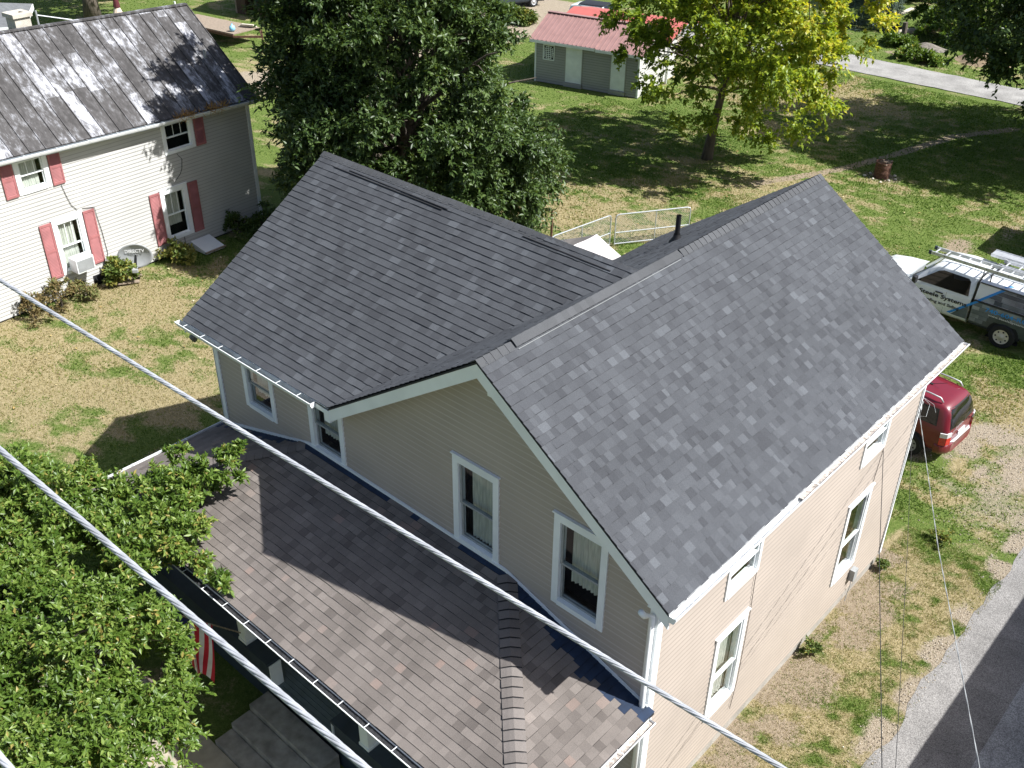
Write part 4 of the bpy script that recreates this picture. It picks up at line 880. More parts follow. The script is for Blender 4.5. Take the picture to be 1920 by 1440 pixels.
for i,(a,n_,rx,ry,h,ncl,ls,lm,cv,lab) in enumerate(((8.75,.45,.75,.4,.75,22,.09,'leafdry',.5,'brown dry weed clump at the far left base of the white house'),(7.9,.5,.55,.4,.9,18,.09,'leafdry',.6,'tall straggly brown weed clump below the air conditioner window'),(7.1,.42,.5,.35,.6,16,.09,'leafdry',.9,'low greenish dry weed clump left of the loose boards'),(5.95,.50,.36,.36,.72,22,.15,'leafweed',.55,'leafy yellow green weed beside the satellite dish'),(3.9,.42,.7,.4,.55,24,.12,'leafweed',.75,'yellow green weed clump right of the satellite dish'),(1.35,.5,.6,.45,.7,24,.10,'leafweed',.2,'dark green weed clump right of the white cellar door'),(.35,.5,.7,.45,.8,22,.10,'leafweed',.1,'dark green weed clump at the shaded corner of the white house'))):
    p=LP(a,0,n_); shrub('weed_clump',lab,(p.x,p.y,0),rx,ry,h,ncl,9,8,ls,lm,40+i,cat='weeds',group=G,cv=cv,clr=.24)
for i,(a,lab) in enumerate(((1.55,'tuft of straw stuck in the gutter nearest the tree'),(2.65,'tuft of straw stuck in the gutter above the upper window'))):
    rng=np.random.default_rng(i); n=150; p=LP(a,4.33+.036*a,.38); P=np.array([p.x,p.y,p.z])+rng.normal(size=(n,3))*np.array([.08,.22,.03]); D=rng.normal(size=(n,3))*.7+np.array([.25,0,.5])
    V,Fq,R=leaves(P,D,rng.normal(size=(n,3)),rng.uniform(.12,.3,n),.06,rng.uniform(.3,.7,n)); tag(npmesh('straw_tuft',V,Fq,R,'straw'),lab,'straw',group='straw tufts in the gutter')
# far trees and shrubs
shrub('leafy_shrub','big leafy green bush at the head of the fallen white log',(-16.4,53.2,0),2.4,2.4,3.6,90,18,11,.24,'leaffront',60,cv=.3,clr=.7)
shrub('leafy_shrub','dark green bush behind the spruce at the top edge',(-23.5,63,0),2.6,2.4,3.0,60,18,11,.26,'leafdark',61,cv=.4,clr=.8)
shrub('low_bush','low green weeds in front of the sandy mound',(-15.8,47.0,0),1.3,.7,.55,40,14,10,.16,'leaffront',62,cat='bush',cv=.45,clr=.35)
shrub('low_bush','small green weed patch by the grey stump post',(-18.1,49.2,0),1.0,.7,.5,30,14,10,.16,'leaffront',63,cat='bush',cv=.3,clr=.35)
shrub('low_bush','grassy green clump at the edge of the gravel lot',(-37.4,38.2,0),1.7,1.0,.75,60,14,10,.18,'leafweed',64,cat='bush',cv=.3,clr=.4)
shrub('low_bush','small green weed at the far corner of the beige house',(.16,8.25,0),.13,.16,.16,9,8,7,.06,'leafweed',65,cat='bush',cv=.4,clr=.09)
shrub('low_bush','small green weed against the foundation under the long side wall',(.22,5.25,0),.13,.16,.2,9,8,7,.055,'leafweed',66,cat='bush',cv=.4,clr=.09)
shrub('low_bush','pale green weed in the grass behind the beige house corner',(.72,10.0,0),.28,.28,.10,9,7,7,.06,'leafweed',67,cat='bush',cv=.75,clr=.16)
def spruce(loc,h,r,seed):
    rng=np.random.default_rng(seed); t=thing('spruce_tree','blue green spruce tree across the lane near the top edge','tree',loc); cl=[]
    for k in range(170):
        z=rng.random()**1.4; a=rng.uniform(0,2*math.pi); rr_=r*(1-z)*rng.uniform(.45,1.05); cl.append((loc[0]+rr_*math.cos(a),loc[1]+rr_*math.sin(a),.3+z*h-.12*rr_,.5*(1.15-z),.5+rng.normal()*.15))
    (V,Fq,R),_=sprays(cl,16,12,.16,.22,rng,outc=np.array([loc[0],loc[1],h*.3]),upb=.0,flat=.4,hue=.2); npmesh('crown',V,Fq,R,'leafspruce',t)
    m_=MB(); m_.tube([(loc[0],loc[1],-.1),(loc[0],loc[1],h)],[.14,.02],8); m_.build('trunk','bark',t)
spruce((-21.2,52.6,0),4.6,1.7,70)
tree('shade_tree','shade tree standing on the green lawn behind the weathered roof',(-55.3,21,0),12,5.5,5.5,8.6,4.2,16,150,16,10,.32,'leafdark',80,tr=.42,clr=1.3,asp=.5,cvf=lambda p,r:.5)
tree('shade_tree','slim tree trunk with its crown above the frame beside the leafy bush',(-21.0,61.8,0),10,3.8,3.8,8.2,3.0,12,90,16,10,.3,'leafdark',81,tr=.22,clr=1.1,cvf=lambda p,r:.5)
tree('shade_tree','dark green tree behind the parked dark car at the top edge',(-36.5,55.5,0),8,4.2,3.2,4.4,3.6,14,110,16,10,.32,'leafdark',82,tr=.3,clr=1.2,cvf=lambda p,r:.35)
# ------------------------------------------------------------------ grey shed
def shed():
    a=Vector((-28.02,29.69,0)); ax=Vector((.976,.217,0)); ay=Vector((-.217,.976,0)); T=Matrix((ax,ay,Vector((0,0,1)))).transposed().to_4x4(); T.translation=a
    t=thing('garden_shed','grey sided shed with pinkish red ribbed metal roof and white doors','shed',Mx=T); Lx,Ly=5.5,4.6; ez,rz,ry=2.12,2.93,1.75
    tl=lambda z:-.018*0
    m_=MB(); P=lambda p:T@Vector(p); nx=-ay
    holes=[(.42,1.05,1.12,1.86),(1.62,2.58,.08,2.02),(4.02,4.86,.08,1.92)]
    siding(m_,P((0,0,.02)),ax,-ay,.02,ez-.02,lambda z:0.,lambda z:Lx,holes,.12)
    siding(m_,P((0,Ly,.02)),-ay,-ax,.02,ez-.02,lambda z:0.,lambda z:Ly,[],.12); m_.build('wall',['greysiding','greyseam'],t)
    w=MB(); siding(w,P((Lx,0,.02)),ay,ax,.02,ez-.02,lambda z:0.,lambda z:Ly,[],.12)
    siding(w,P((Lx,0,ez-.02)),ay,ax,ez-.02,rz,lambda z:(z-ez+.02)*2.1,lambda z:Ly-(z-ez+.02)*3.4,[],.12); w.build('side_wall',['whitesiding','whiteseam'],t)
    r=MB(); oh=.22; n=26
    for (y0,z0,y1,z1) in ((-oh,ez-.08,ry,rz),(Ly+.2,ez-.1,ry,rz)):
        for (xa,xb,dz) in ((-.25,3.28,0),(3.28,Lx+.25,-.03)):
            r.prism([P((xa,y0,z0+dz)),P((xb,y0,z0+dz)),P((xb,y1,z1+dz)),P((xa,y1,z1+dz))],(0,0,.025))
            k=int((xb-xa)/.23)
            for i in range(k+1):
                x=xa+.02+(xb-xa-.04)*i/k; r.beam(P((x,y0,z0+dz+.035)),P((x,y1,z1+dz+.035)),.035,.03)
    r.beam(P((-.25,ry,rz+.045)),P((Lx+.25,ry,rz+.02)),.26,.03); r.build('roof','redmetal',t)
    f=MB(); f.box(-.22,3.26,-oh-.012,-oh+.012,ez-.2,ez-.07,T=T); f.box(3.30,Lx+.22,-oh-.012,-oh+.012,ez-.23,ez-.10,T=T)
    f.box(-.03,.05,-.03,-.002,.02,ez-.1,T=T); f.box(Lx-.06,Lx+.03,-.03,-.002,.02,ez-.1,T=T); f.build('trim','shedwhite',t)
    for (x0,x1,z1) in ((1.62,2.58,2.02),(4.02,4.86,1.92)):
        d=MB(); d.box(x0+.05,x1-.05,-.02,.03,.22,z1-.06,T=T); d.build('door','shedwhite',t)
        e=MB(); e.box(x0,x0+.05,-.03,.04,.08,z1,T=T); e.box(x1-.05,x1,-.03,.04,.08,z1,T=T); e.box(x0,x1,-.03,.04,z1,z1+.06,T=T); e.box(x0,x1,-.1,.03,.02,.2,T=T); e.build('door_frame','greysiding',t)
    W_=MB(); x0,x1,z0,z1=.42,1.05,1.12,1.86
    for q in ((x0,x0+.05,z0,z1),(x1-.05,x1,z0,z1),(x0,x1,z0,z0+.05),(x0,x1,z1-.05,z1)): W_.box(q[0],q[1],-.03,.03,q[2],q[3],T=T)
    Wi=W_.build('window','shedwhite',t); p=MB(); p.box(x0,x1,.02,.03,z0,z1,T=T); p.build('pane','dark',Wi)
    g=MB(); cx,cz=(x0+x1)/2,(z0+z1)/2
    for i in range(-2,3):
        hh=.33-.05*abs(i); g.box(cx+i*.1-.014,cx+i*.1+.014,-.045,-.033,cz-hh,cz+hh,T=T)
    for i in range(-3,4):
        hh=.27-.035*abs(i); g.box(cx-hh,cx+hh,-.043,-.031,cz+i*.09-.014,cz+i*.09+.014,T=T)
    g.build('lattice','shedwhite',Wi)
shed()
def carport():
    t=thing('carport','bright red sheet metal carport behind the grey shed','carport',(-26.5,35.2,0),.22)
    m_=MB(); T=WM[t]; m_.prism([T@Vector(p) for p in ((-3.2,-2.1,2.15),(3.2,-2.1,2.15),(3.2,0,2.55),(-3.2,0,2.55))],(0,0,.04)); m_.prism([T@Vector(p) for p in ((-3.2,2.1,2.15),(3.2,2.1,2.15),(3.2,0,2.55),(-3.2,0,2.55))],(0,0,.04))
    m_.box(-3.2,3.2,-2.12,-2.10,2.0,2.16,T=T); m_.build('roof','redroof',t)
    for x in (-3,3):
        for y in (-2,2): p=MB(); p.box(x-.05,x+.05,y-.05,y+.05,0,2.16,T=T); p.build('post','galv',t)
carport()
# ------------------------------------------------------------------ vehicles
def wheel(parent,x,y,r,w,T,rimm='rim',side=1):
    Tw=T@Matrix.Translation((x,y,r))@Matrix.Rotation(-math.pi/2*side,4,'X')
    h=w/2
    m_=MB(); m_.lathe([(r*.60,-h),(r*.92,-h),(r,-h*.6),(r,h*.6),(r*.92,h),(r*.60,h),(r*.58,h*.5),(r*.58,-h),(r*.60,-h)],n=32,T=Tw); wh=m_.build('wheel','tyre',parent,smooth=False)
    q=MB(); q.lathe([(r*.62,h*1.0),(r*.57,h*.95),(r*.52,h*.84),(r*.34,h*.88),(r*.20,h*.92),(r*.19,h*1.02),(.0,h*1.04)],n=28,T=Tw); q.build('rim',rimm,wh,smooth=True)
    d=MB()
    for k in range(7):
        a=2*math.pi*k/7; c=Tw@Vector((r*.43*math.cos(a),r*.43*math.sin(a),h*.87)); z=Tw.col[2].to_3d()*.01
        d.tube([c-z,c+z],r*.065,10)
    d.build('hand_hole','dark',wh); return wh
def loft(stations,T):
    """stations: (x,[(halfwidth,z)...bottom to roof centre]) -> closed body mesh"""
    m_=MB(); k=len(stations[0][1]); vs=[];fs=[]
    for x,ring in stations:
        full=[(y,z) for y,z in ring]+[(-y,z) for y,z in ring[::-1] if y>1e-6]
        vs+=[T@Vector((x,y,z)) for y,z in full]
    n=len(vs)//len(stations)
    for i in range(len(stations)-1):
        for j in range(n): fs.append((i*n+j,i*n+(j+1)%n,(i+1)*n+(j+1)%n,(i+1)*n+j))
    fs+=[tuple(range(n)),tuple(range(len(vs)-1,len(vs)-n-1,-1))]
    m_.add(vs,fs); return m_
def pickup():
    T=Matrix.Translation((-1.42,19.98,0))@Matrix.Rotation(math.pi-.02,4,'Z')
    t=thing('pickup_truck','white roofing company pickup truck with shingle print topper parked behind the house','truck',Mx=T)
    hw=.88
    def ring(zb,zs,zr,hs=hw,hr=.70): return [(hs-.08,.36),(hs,.45),(hs+.01,zb*.7),(hs,zb),(hs-.015,zs),(hr,zr-.05),(hr-.1,zr),(0,zr+.015)]
    st=[(1.05,ring(1.08,1.12,1.72)),(1.10,ring(1.08,1.12,1.74)),(1.7,ring(1.08,1.12,1.755)),(2.2,ring(1.08,1.12,1.72,hr=.66)),(2.45,ring(1.07,1.11,1.58,hr=.66)),(2.95,ring(1.04,1.06,1.12,hr=.70)),(3.05,ring(1.02,1.04,1.07,hr=.70)),(3.6,ring(.98,1.0,1.04)),(4.05,ring(.92,.94,.97,hs=.84)),(4.22,ring(.8,.84,.88,hs=.76,hr=.6)),(4.25,ring(.7,.72,.74,hs=.74,hr=.6))]
    loft(st,T).build('cab','truckwhite',t,smooth=True).modifiers.new('b','BEVEL').width=.02
    # side glass
    for s in (1,-1):
        g=MB()
        def sy(z): return s*(hw-.010+(.70-hw)*(z-1.12)/(1.69-1.12)+.008)
        pts=[(1.16,1.17),(1.12+.1,1.55),(1.30,1.62),(2.02,1.63),(2.16,1.58),(2.66,1.17)]
        g.prism([T@Vector((x,sy(z),z)) for x,z in pts],tuple(T.to_3x3()@Vector((0,s*.004,0)))); gl=g.build('side_window','darkglass',t)
        p=MB(); p.prism([T@Vector((x,sy(z)-s*.004,z)) for x,z in pts],tuple(T.to_3x3()@Vector((0,s*.002,0)))); p.build('window_seal','lettering',gl)
        dm=MB(); 
        dm.box(1.75,1.757,min(s*(hw+.001),s*(hw+.006)),max(s*(hw+.001),s*(hw+.006)),.46,1.10,T=T); dm.build('door_seam','plastic',t)
        hn=MB(); hn.box(1.84,2.06,min(s*(hw+.0),s*(hw+.035)),max(s*(hw+.0),s*(hw+.035)),1.0,1.035,T=T); hn.build('door_handle','lettering',t,bevel=.01)
        mr=MB(); mr.box(2.62,2.74,min(s*(hw+.02),s*(hw+.22)),max(s*(hw+.02),s*(hw+.22)),1.12,1.34,T=T); mr.build('wing_mirror','lettering',t,bevel=.03)
    ws=MB(); ws.add([T@Vector(p) for p in ((2.29,-.60,1.69),(2.29,.60,1.69),(2.90,.72,1.165),(2.90,-.72,1.165))],((0,1,2,3),)); 
    ws.v=[tuple(Vector(v)+Vector((-.0,0,.012))+T.to_3x3()@Vector((.01,0,0))) for v in ws.v]; ws.build('windscreen','darkglass',t)
    # bed + topper with the printed shingles
    bd=loft([(x,[(hw-.06,.38),(hw,.46),(hw+.012,.8),(hw,1.12),(hw-.03,1.13),(.0,1.14)]) for x in (-1.25,-1.2,-.5,.4,.98)],T); bd.build('bed','graphic',t)
    tp=loft([(x,[(hw-.02,1.145),(hw-.04,1.30),(.76,1.66),(.70,1.72),(.35,1.745),(0,1.75)]) for x in (-1.22,-1.15,0,.92,.97)],T); To=tp.build('topper','truckwhite',t,smooth=False,bevel=.015)
    s=1
    gp=MB()   # printed shingles on the topper and bed side
    def sk(z): return (hw-.02-.02*(z-1.145)/.155 if z<1.30 else hw-.04+(.76-hw+.04)*(z-1.30)/.36)+.007
    for (z0,z1) in ((1.16,1.30),(1.30,1.44),(1.44,1.56),(1.56,1.635)):
        x=.80-(z0-1.16)*1.15
        while x>-1.2:
            w=random.uniform(.16,.42); x2=max(x-w,-1.2); o=random.random()
            xa0=min(x,.80-(z0-1.16)*1.15); xa1=x-(z1-z0)*1.15 if x>.80-(z0-1.16)*1.15-.01 else x
            gp.quad(T@Vector((xa0,sk(z0),z0+.006)),T@Vector((x2,sk(z0),z0+.006)),T@Vector((x2,sk(z1),z1)),T@Vector((xa1,sk(z1),z1)),o); x=x2
    gp.build('shingle_print','graphic',To)
    gq=MB(); zz=[.50,.62,.74,.86,.98,1.10]
    for z0,z1 in zip(zz[:-1],zz[1:]):
        x=.97
        while x>-1.2:
            x2=max(x-random.uniform(.15,.4),-1.2)
            if not(z0<.80 and (-.46<x<.46 or -.46<x2<.46)): gq.quad(T@Vector((x,hw+.0155,z0+.008)),T@Vector((x2,hw+.0155,z0+.008)),T@Vector((x2,hw+.0155,z1)),T@Vector((x,hw+.0155,z1)),.35+.65*random.random())
            x=x2
    gq.build('side_print','graphic',t)
    bs=MB(); w=.10   # diagonal blue stripe over door, bed and topper
    def yy(z): return (hw+.016 if z<1.14 else sk(z)+.004)
    for (x0,z0,x1,z1) in ((1.62,.52,.92,1.125),(.90,1.15,.74,1.30),(.74,1.30,.36,1.635)):
        bs.quad(T@Vector((x0,yy(z0),z0)),T@Vector((x0-w,yy(z0),z0)),T@Vector((x1-w,yy(z1),z1)),T@Vector((x1,yy(z1),z1)))
    bs.quad(T@Vector((.36,.745,1.705)),T@Vector((.26,.745,1.705)),T@Vector((.10,.60,1.742)),T@Vector((.20,.60,1.742)))
    bs.build('blue_stripe','blue',t)
    lg=MB(); # printed lower part of the cab behind the stripe
    lg.add([T@Vector(p) for p in ((1.50,hw+.0145,.50),(1.06,hw+.0145,.50),(1.06,hw+.0145,.98))],((0,1,2),),.3); lg.build('door_print','graphic',t)
    tr=MB(); tr.box(-1.25,.98,hw-.01,hw+.022,1.125,1.15,T=T); tr.box(-1.2,.95,.77,.80,1.635,1.665,T=T); tr.box(.99,1.045,-.8,.8,.5,1.65,T=T); tr.build('rail_trim','lettering',t)
    TX=lambda x,z,sz:T@frame(Vector((x,hw+.019,z)),(-1,0,0),(0,0,1))
    text('lettering','Steele Systems',.165,TX(2.52,.86,0),'lettering',t,.004,width=1.40); text('lettering','Roofing and Siding',.125,TX(2.42,.68,0),'lettering',t,.002,width=1.12)
    text('lettering','740-604-ROOF',.17,TX(.62,.92,0),'bluelet',t,.003,width=1.5); text('lettering','www.SteeleSystems.com',.08,TX(.50,.82,0),'whitelet',t,.001,width=1.25)
    for x in (0,3.35):
        for sd in (1,-1):
            ar=MB(); n=16
            ar.prism([T@Vector((x+.44*math.cos(a),sd*(hw-.12),.36+.44*math.sin(a))) for a in [math.pi*i/n for i in range(n+1)]]+[T@Vector((x+.44,sd*(hw-.12),.2)),T@Vector((x-.44,sd*(hw-.12),.2))][::-1][::-1],tuple(T.to_3x3()@Vector((0,sd*.128,0)))); ar.build('wheel_well_shade','dark',t)  # dark plate on the flank, painted shade of the wheel well
            wheel(t,x,sd*(hw-.04),.355,.22,T,side=sd)
    tl=MB(); tl.lathe([(.0,.02),(.07,.015),(.085,0)],(0,0,0),16,T=T@Matrix.Translation((-.98,hw+.012,.86))@Matrix.Rotation(-math.pi/2,4,'X')); tl.build('side_marker','tail',t)
    bm=MB(); bm.box(-1.36,-1.24,-.85,.85,.42,.62,T=T); bm.build('bumper','alum',t,bevel=.03)
    rk=MB()
    for x in (.75,-.7): 
        for y in (.70,-.70): rk.tube([T@Vector((x,y,1.70)),T@Vector((x,y,1.92))],.018,8)
        rk.tube([T@Vector((x,-.78,1.92)),T@Vector((x,.78,1.92))],.02,8)
    rk.tube([T@Vector((1.02,.62,1.55)),T@Vector((1.0,.60,1.97))],.014,6); rk.build('roof_rack','blackpipe',t)
    # ladders and plank on the rack
    def ladder(label,x0,x1,y0,y1,z,step=.30):
        l=thing('ladder',label,'ladder',tuple(T@Vector((x1,(y0+y1)/2,z))))
        for y in (y0,y1): r=MB(); r.box(x0,x1,y-.018,y+.018,z,z+.09,T=T); r.build('side_rail','alum',l)
        g=MB(); x=x0+.15
        while x<x1: g.tube([T@Vector((x,y0,z+.05)),T@Vector((x,y1,z+.05))],.022,8); x+=step
        g.build('rung','alum',l)
        for y in (y0,y1): f=MB(); f.box(x1-.02,x1+.06,y-.024,y+.024,z-.005,z+.1,T=T); f.build('end_cap','navy' if y0>0 else 'plastic',l)
        b=MB(); x=x0+.15
        while x<x1: b.tube([T@Vector((x,y1+.018,z+.05)),T@Vector((x,y1+.026,z+.05))],.014,8); x+=step
        b.build('rivet','lettering',l); return l
    ladder('long aluminium ladder with dark end caps nearest the printed side of the truck',-1.6,2.55,.22,.62,1.945)
    ladder('shorter aluminium ladder on the rack between the long ladder and the plank',-1.6,.75,-.28,.12,1.945,.35)
    pk=MB(); pk.box(-1.6,1.25,-.80,-.42,1.95,2.02,T=T); pk.box(-1.6,1.25,-.80,-.78,2.021,2.04,T=T); pk.box(-1.6,1.25,-.44,-.42,2.021,2.04,T=T); tag(pk.build('walk_plank','alum'),'flat aluminium walk plank lying on the far side of the truck rack','plank')
pickup()
def minivan():
    T=Matrix.Translation((-.95,13.28,0))@Matrix.Rotation(math.pi-.05,4,'Z'); t=thing('minivan','maroon minivan seen from behind beside the rear corner of the beige house','minivan',Mx=T)
    hw=.78
    def ring(hs,hr,zbelt,zr,zb=.28): return [(hs-.09,zb),(hs-.01,zb+.12),(hs,.55),(hs-.005,.80),(hs-.03,zbelt),(hr+.03,zr-.10),(hr-.05,zr-.02),(hr*.5,zr+.012),(0,zr+.015)]
    st=[(-.60,ring(.62,.42,.90,.94,.34)),(-.585,ring(.70,.50,.93,1.08,.30)),(-.50,ring(.745,.56,.97,1.33,.28)),(-.38,ring(.765,.58,.98,1.47,.28)),(-.20,ring(hw,.59,.98,1.52)),(.5,ring(hw,.61,.98,1.545)),(1.5,ring(hw,.61,.97,1.53)),(2.2,ring(hw,.58,.96,1.42)),(2.9,ring(hw-.01,.62,.92,.98)),(3.5,ring(hw-.05,.56,.78,.82)),(3.65,ring(hw-.12,.5,.6,.64))]
    b=loft(st,T).build('body','vanred',t,smooth=True); b.modifiers.new('s','SUBSURF').render_levels=2
    bpy.context.view_layer.update()
    from mathutils.bvhtree import BVHTree
    bo=next(c for c in t.children if c.name.startswith('body')); bv=BVHTree.FromObject(bo,bpy.context.evaluated_depsgraph_get())
    def rear(y,z,off):
        h=bv.ray_cast(Vector((-4,y,z)),Vector((1,0,0))); return Vector(((h[0].x if h[0] else -.5)-off,y,z))
    def side(x,z,sg,off):
        h=bv.ray_cast(Vector((x,sg*4,z)),Vector((0,-sg,0))); return Vector((x,(h[0].y if h[0] else sg*.75)+sg*off,z))
    def patch(fn,P0,P1,n,m,nm,mt,off):
        # grid between a lower edge P0 (a,b at z) and an upper edge P1, laid on the body
        g=MB(); vs=[];fs=[]
        for j in range(m+1):
            for i in range(n+1):
                u,v=i/n,j/m; lo=(P0[0]+(P0[1]-P0[0])*u,P0[2]); hi=(P1[0]+(P1[1]-P1[0])*u,P1[2]); vs.append(T@fn(lo[0]+(hi[0]-lo[0])*v,lo[1]+(hi[1]-lo[1])*v,off))
        for j in range(m):
            for i in range(n): fs.append((j*(n+1)+i,j*(n+1)+i+1,(j+1)*(n+1)+i+1,(j+1)*(n+1)+i))
        g.add(vs,fs); return g.build(nm,mt,t,smooth=True)
    patch(rear,(-.60,.60,.98),(-.47,.47,1.40),14,6,'rear_window','darkglass',.016); patch(rear,(-.62,.62,.96),(-.49,.49,1.42),14,6,'window_seal','lettering',.008)
    for sg in (1,-1): patch(rear,(sg*.655-.006,sg*.655+.006,.62),(sg*.52-.006,sg*.52+.006,1.44),1,10,'tailgate_seam','lettering',.004)
    patch(rear,(-.63,.63,.60),(-.63,.63,.612),10,1,'tailgate_seam','lettering',.004)
    for s in (1,-1):
        fs_=lambda x,z,o:side(x,z,s,o)
        patch(fs_,(-.26,.36,1.02),(-.20,.32,1.36),8,5,'side_window','darkglass',.014); patch(fs_,(-.29,.39,1.0),(-.22,.34,1.38),8,5,'window_seal','lettering',.007)
        patch(fs_,(.46,1.9,1.02),(.44,1.7,1.36),10,5,'side_window','darkglass',.014)
        l=MB(); l.prism([T@Vector(p) for p in ((-.575,s*.60,.70),(-.50,s*.775,.70),(-.36,s*.79,.70),(-.36,s*.79,.90),(-.50,s*.772,.93),(-.57,s*.63,.90))],(0,0,.0001)); 
        l=MB(); pp=[(-.615,s*.58),(-.575,s*.72),(-.44,s*.785)]
        for (a,b_) in zip(pp[:-1],pp[1:]): l.quad(T@Vector((*a,.58)),T@Vector((*b_,.58)),T@Vector((*b_,.78)),T@Vector((*a,.78)))
        o=l.build('tail_lamp','tail',t); o.modifiers.new('s','SOLIDIFY').thickness=.03; o.modifiers[0].offset=0
        l=MB()
        for (a,b_) in zip(pp[:-1],pp[1:]): l.quad(T@Vector((*a,.785)),T@Vector((*b_,.785)),T@Vector((*b_,.90)),T@Vector((*a,.90)))
        o=l.build('reversing_lamp','lampclear',t); o.modifiers.new('s','SOLIDIFY').thickness=.03; o.modifiers[0].offset=0
        r=MB(); yy=s*.50; r.tube([T@Vector((-.22,yy,1.51)),T@Vector((-.14,yy,1.60)),T@Vector((.1,yy,1.615)),T@Vector((1.2,yy,1.61)),T@Vector((1.3,yy,1.53))],.018,8); r.build('roof_rail','galv',t,smooth=True)
        for x in (.18,2.75): wheel(t,x,s*(hw-.04),.31,.2,T,'plastic',side=s)
        for x in (.18,2.75):
            ar=MB(); n=14; ar.prism([T@Vector((x+.37*math.cos(a),s*(hw-.2),.31+.37*math.sin(a))) for a in [math.pi*i/n for i in range(n+1)]],tuple(T.to_3x3()@Vector((0,s*.212,0)))); ar.build('wheel_well_shade','dark',t)  # dark half disc stands in for the shaded wheel well
    bp=loft([(-.66,[(.44,.33),(.52,.40),(.52,.52),(.46,.56),(0,.57)]),(-.62,[(.58,.31),(.66,.40),(.66,.54),(.60,.58),(0,.585)]),(-.5,[(.72,.30),(.785,.40),(.785,.55),(.72,.58),(0,.58)]),(-.36,[(.74,.30),(.79,.40),(.79,.55),(.74,.58),(0,.58)])],T); bp.build('bumper','vanred',t,smooth=True,bevel=.01)
    st_=MB(); st_.add([T@Vector(p) for p in ((-.665,-.42,.592),(-.665,.42,.592),(-.60,.52,.598),(-.60,-.52,.598))],((0,1,2,3),)); st_.build('bumper_step','lampclear',t)
    an=MB(); an.box(.28,.40,-.03,.03,1.545,1.57,T=T); an.tube([T@Vector((.30,0,1.56)),T@Vector((-.02,-.02,1.72))],.006,6); an.build('antenna','lettering',t)
    pl=MB(); pl.box(-.625,-.605,-.17,.17,.66,.76,T=T); pl.build('licence_plate','whitelet',t)
    wp=MB(); wp.tube([T@Vector((-.60,.0,1.0)),T@Vector((-.605,-.35,1.06))],.010,6); wp.build('rear_wiper','lettering',t)
minivan()
def parked(name,label,loc,rz,paint,suv=False,top=None):
    T=Matrix.Translation(loc)@Matrix.Rotation(rz,4,'Z'); t=thing(name,label,'car',Mx=T); hw=.8; zr=1.62 if suv else 1.35
    def ring(zb,z2,hr): return [(hw-.06,.3),(hw,.42),(hw,zb-.1),(hw-.03,zb),(hr,z2-.03),(hr-.1,z2),(0,z2+.01)]
    st=[(-2.,ring(.78,.8,.6)),(-1.95,ring(.9,.95,.66)),(-1.75,ring(.92,zr-.1 if suv else 1.0,.62)),(-1.2,ring(.92,zr,.60)),(.2,ring(.92,zr,.60)),(.9,ring(.9,.98,.66)),(1.8,ring(.8,.84,.62)),(2.0,ring(.62,.66,.56))]
    loft(st,T).build('body',paint,t,smooth=True,bevel=.02)
    g=MB()
    for s in (1,-1): g.prism([T@Vector((x,s*(hw-.03+(.60-hw+.03)*(z-.92)/(zr-.95)+.012),z)) for x,z in ((-1.6,.97),(-1.15,zr-.1),(.15,zr-.1),(.7,.97))],tuple(T.to_3x3()@Vector((0,s*.004,0))))
    g.add([T@Vector(p) for p in ((.25,-.52,zr-.03),(.25,.52,zr-.03),(.88,.6,1.02),(.88,-.6,1.02))],((0,1,2,3),)); g.v[-4:]=[tuple(Vector(v)+Vector((0,0,.03))) for v in g.v[-4:]]
    if suv: g.add([T@Vector(p) for p in ((-1.76,-.5,1.42),(-1.76,.5,1.42),(-1.93,.55,1.0),(-1.93,-.55,1.0))],((0,1,2,3),)); g.v[-4:]=[tuple(Vector(v)+(T.to_3x3()@Vector((-.05,0,.0)))) for v in g.v[-4:]]
    g.build('side_window','darkglass',t)
    if top: 
        r=loft([(x,[(.60,zr+.012),(.585,zr+.03),(.4,zr+.05),(0,zr+.055)]) for x in (-1.25,-1.2,.2,.25)],T); r.build('roof',top,t)
    for x in (-1.3,1.25):
        for s in (1,-1): wheel(t,x,s*(hw-.06),.31,.2,T,'alum',side=s)
    return t
parked('parked_car','white off-road car with black hardtop parked behind the red carport',(-31.6,39.6,0),.25,'truckwhite',True,'lettering')
parked('parked_car','dark car parked at the edge of the gravel lot half hidden by the large tree',(-40.2,41.2,0),1.2,'navy')
parked('parked_car','red car almost hidden behind the large dark green tree',(-47.5,32.2,0),.4,'tail')
# ------------------------------------------------------------------ yard things
def barrel():
    c=(-9.70,29.3,0); t=thing('burn_barrel','rusty burn barrel standing in the mown back lawn','barrel',c); m_=MB(); R0=.34
    R0=.30; m_.lathe([(R0,0),(R0*1.02,.03),(R0,.06),(R0,.18),(R0*1.04,.21),(R0,.24),(R0,.40),(R0*1.04,.43),(R0,.46),(R0*1.01,.60),(R0*1.03,.62),(R0*.97,.62),(R0*.95,.4),(0,.4)],c,28); m_.build('drum','rust',t,smooth=True)
    a=MB(); 
    for k in range(26):
        an=random.uniform(0,6.28); r=random.uniform(0,.26); x,y=c[0]+r*math.cos(an),c[1]+r*math.sin(an); a.beam((x-.1,y,.52),(x+.1,y+random.uniform(-.1,.1),.60+random.uniform(0,.06)),.05,.03)
    a.build('charred_wood','wood',t)
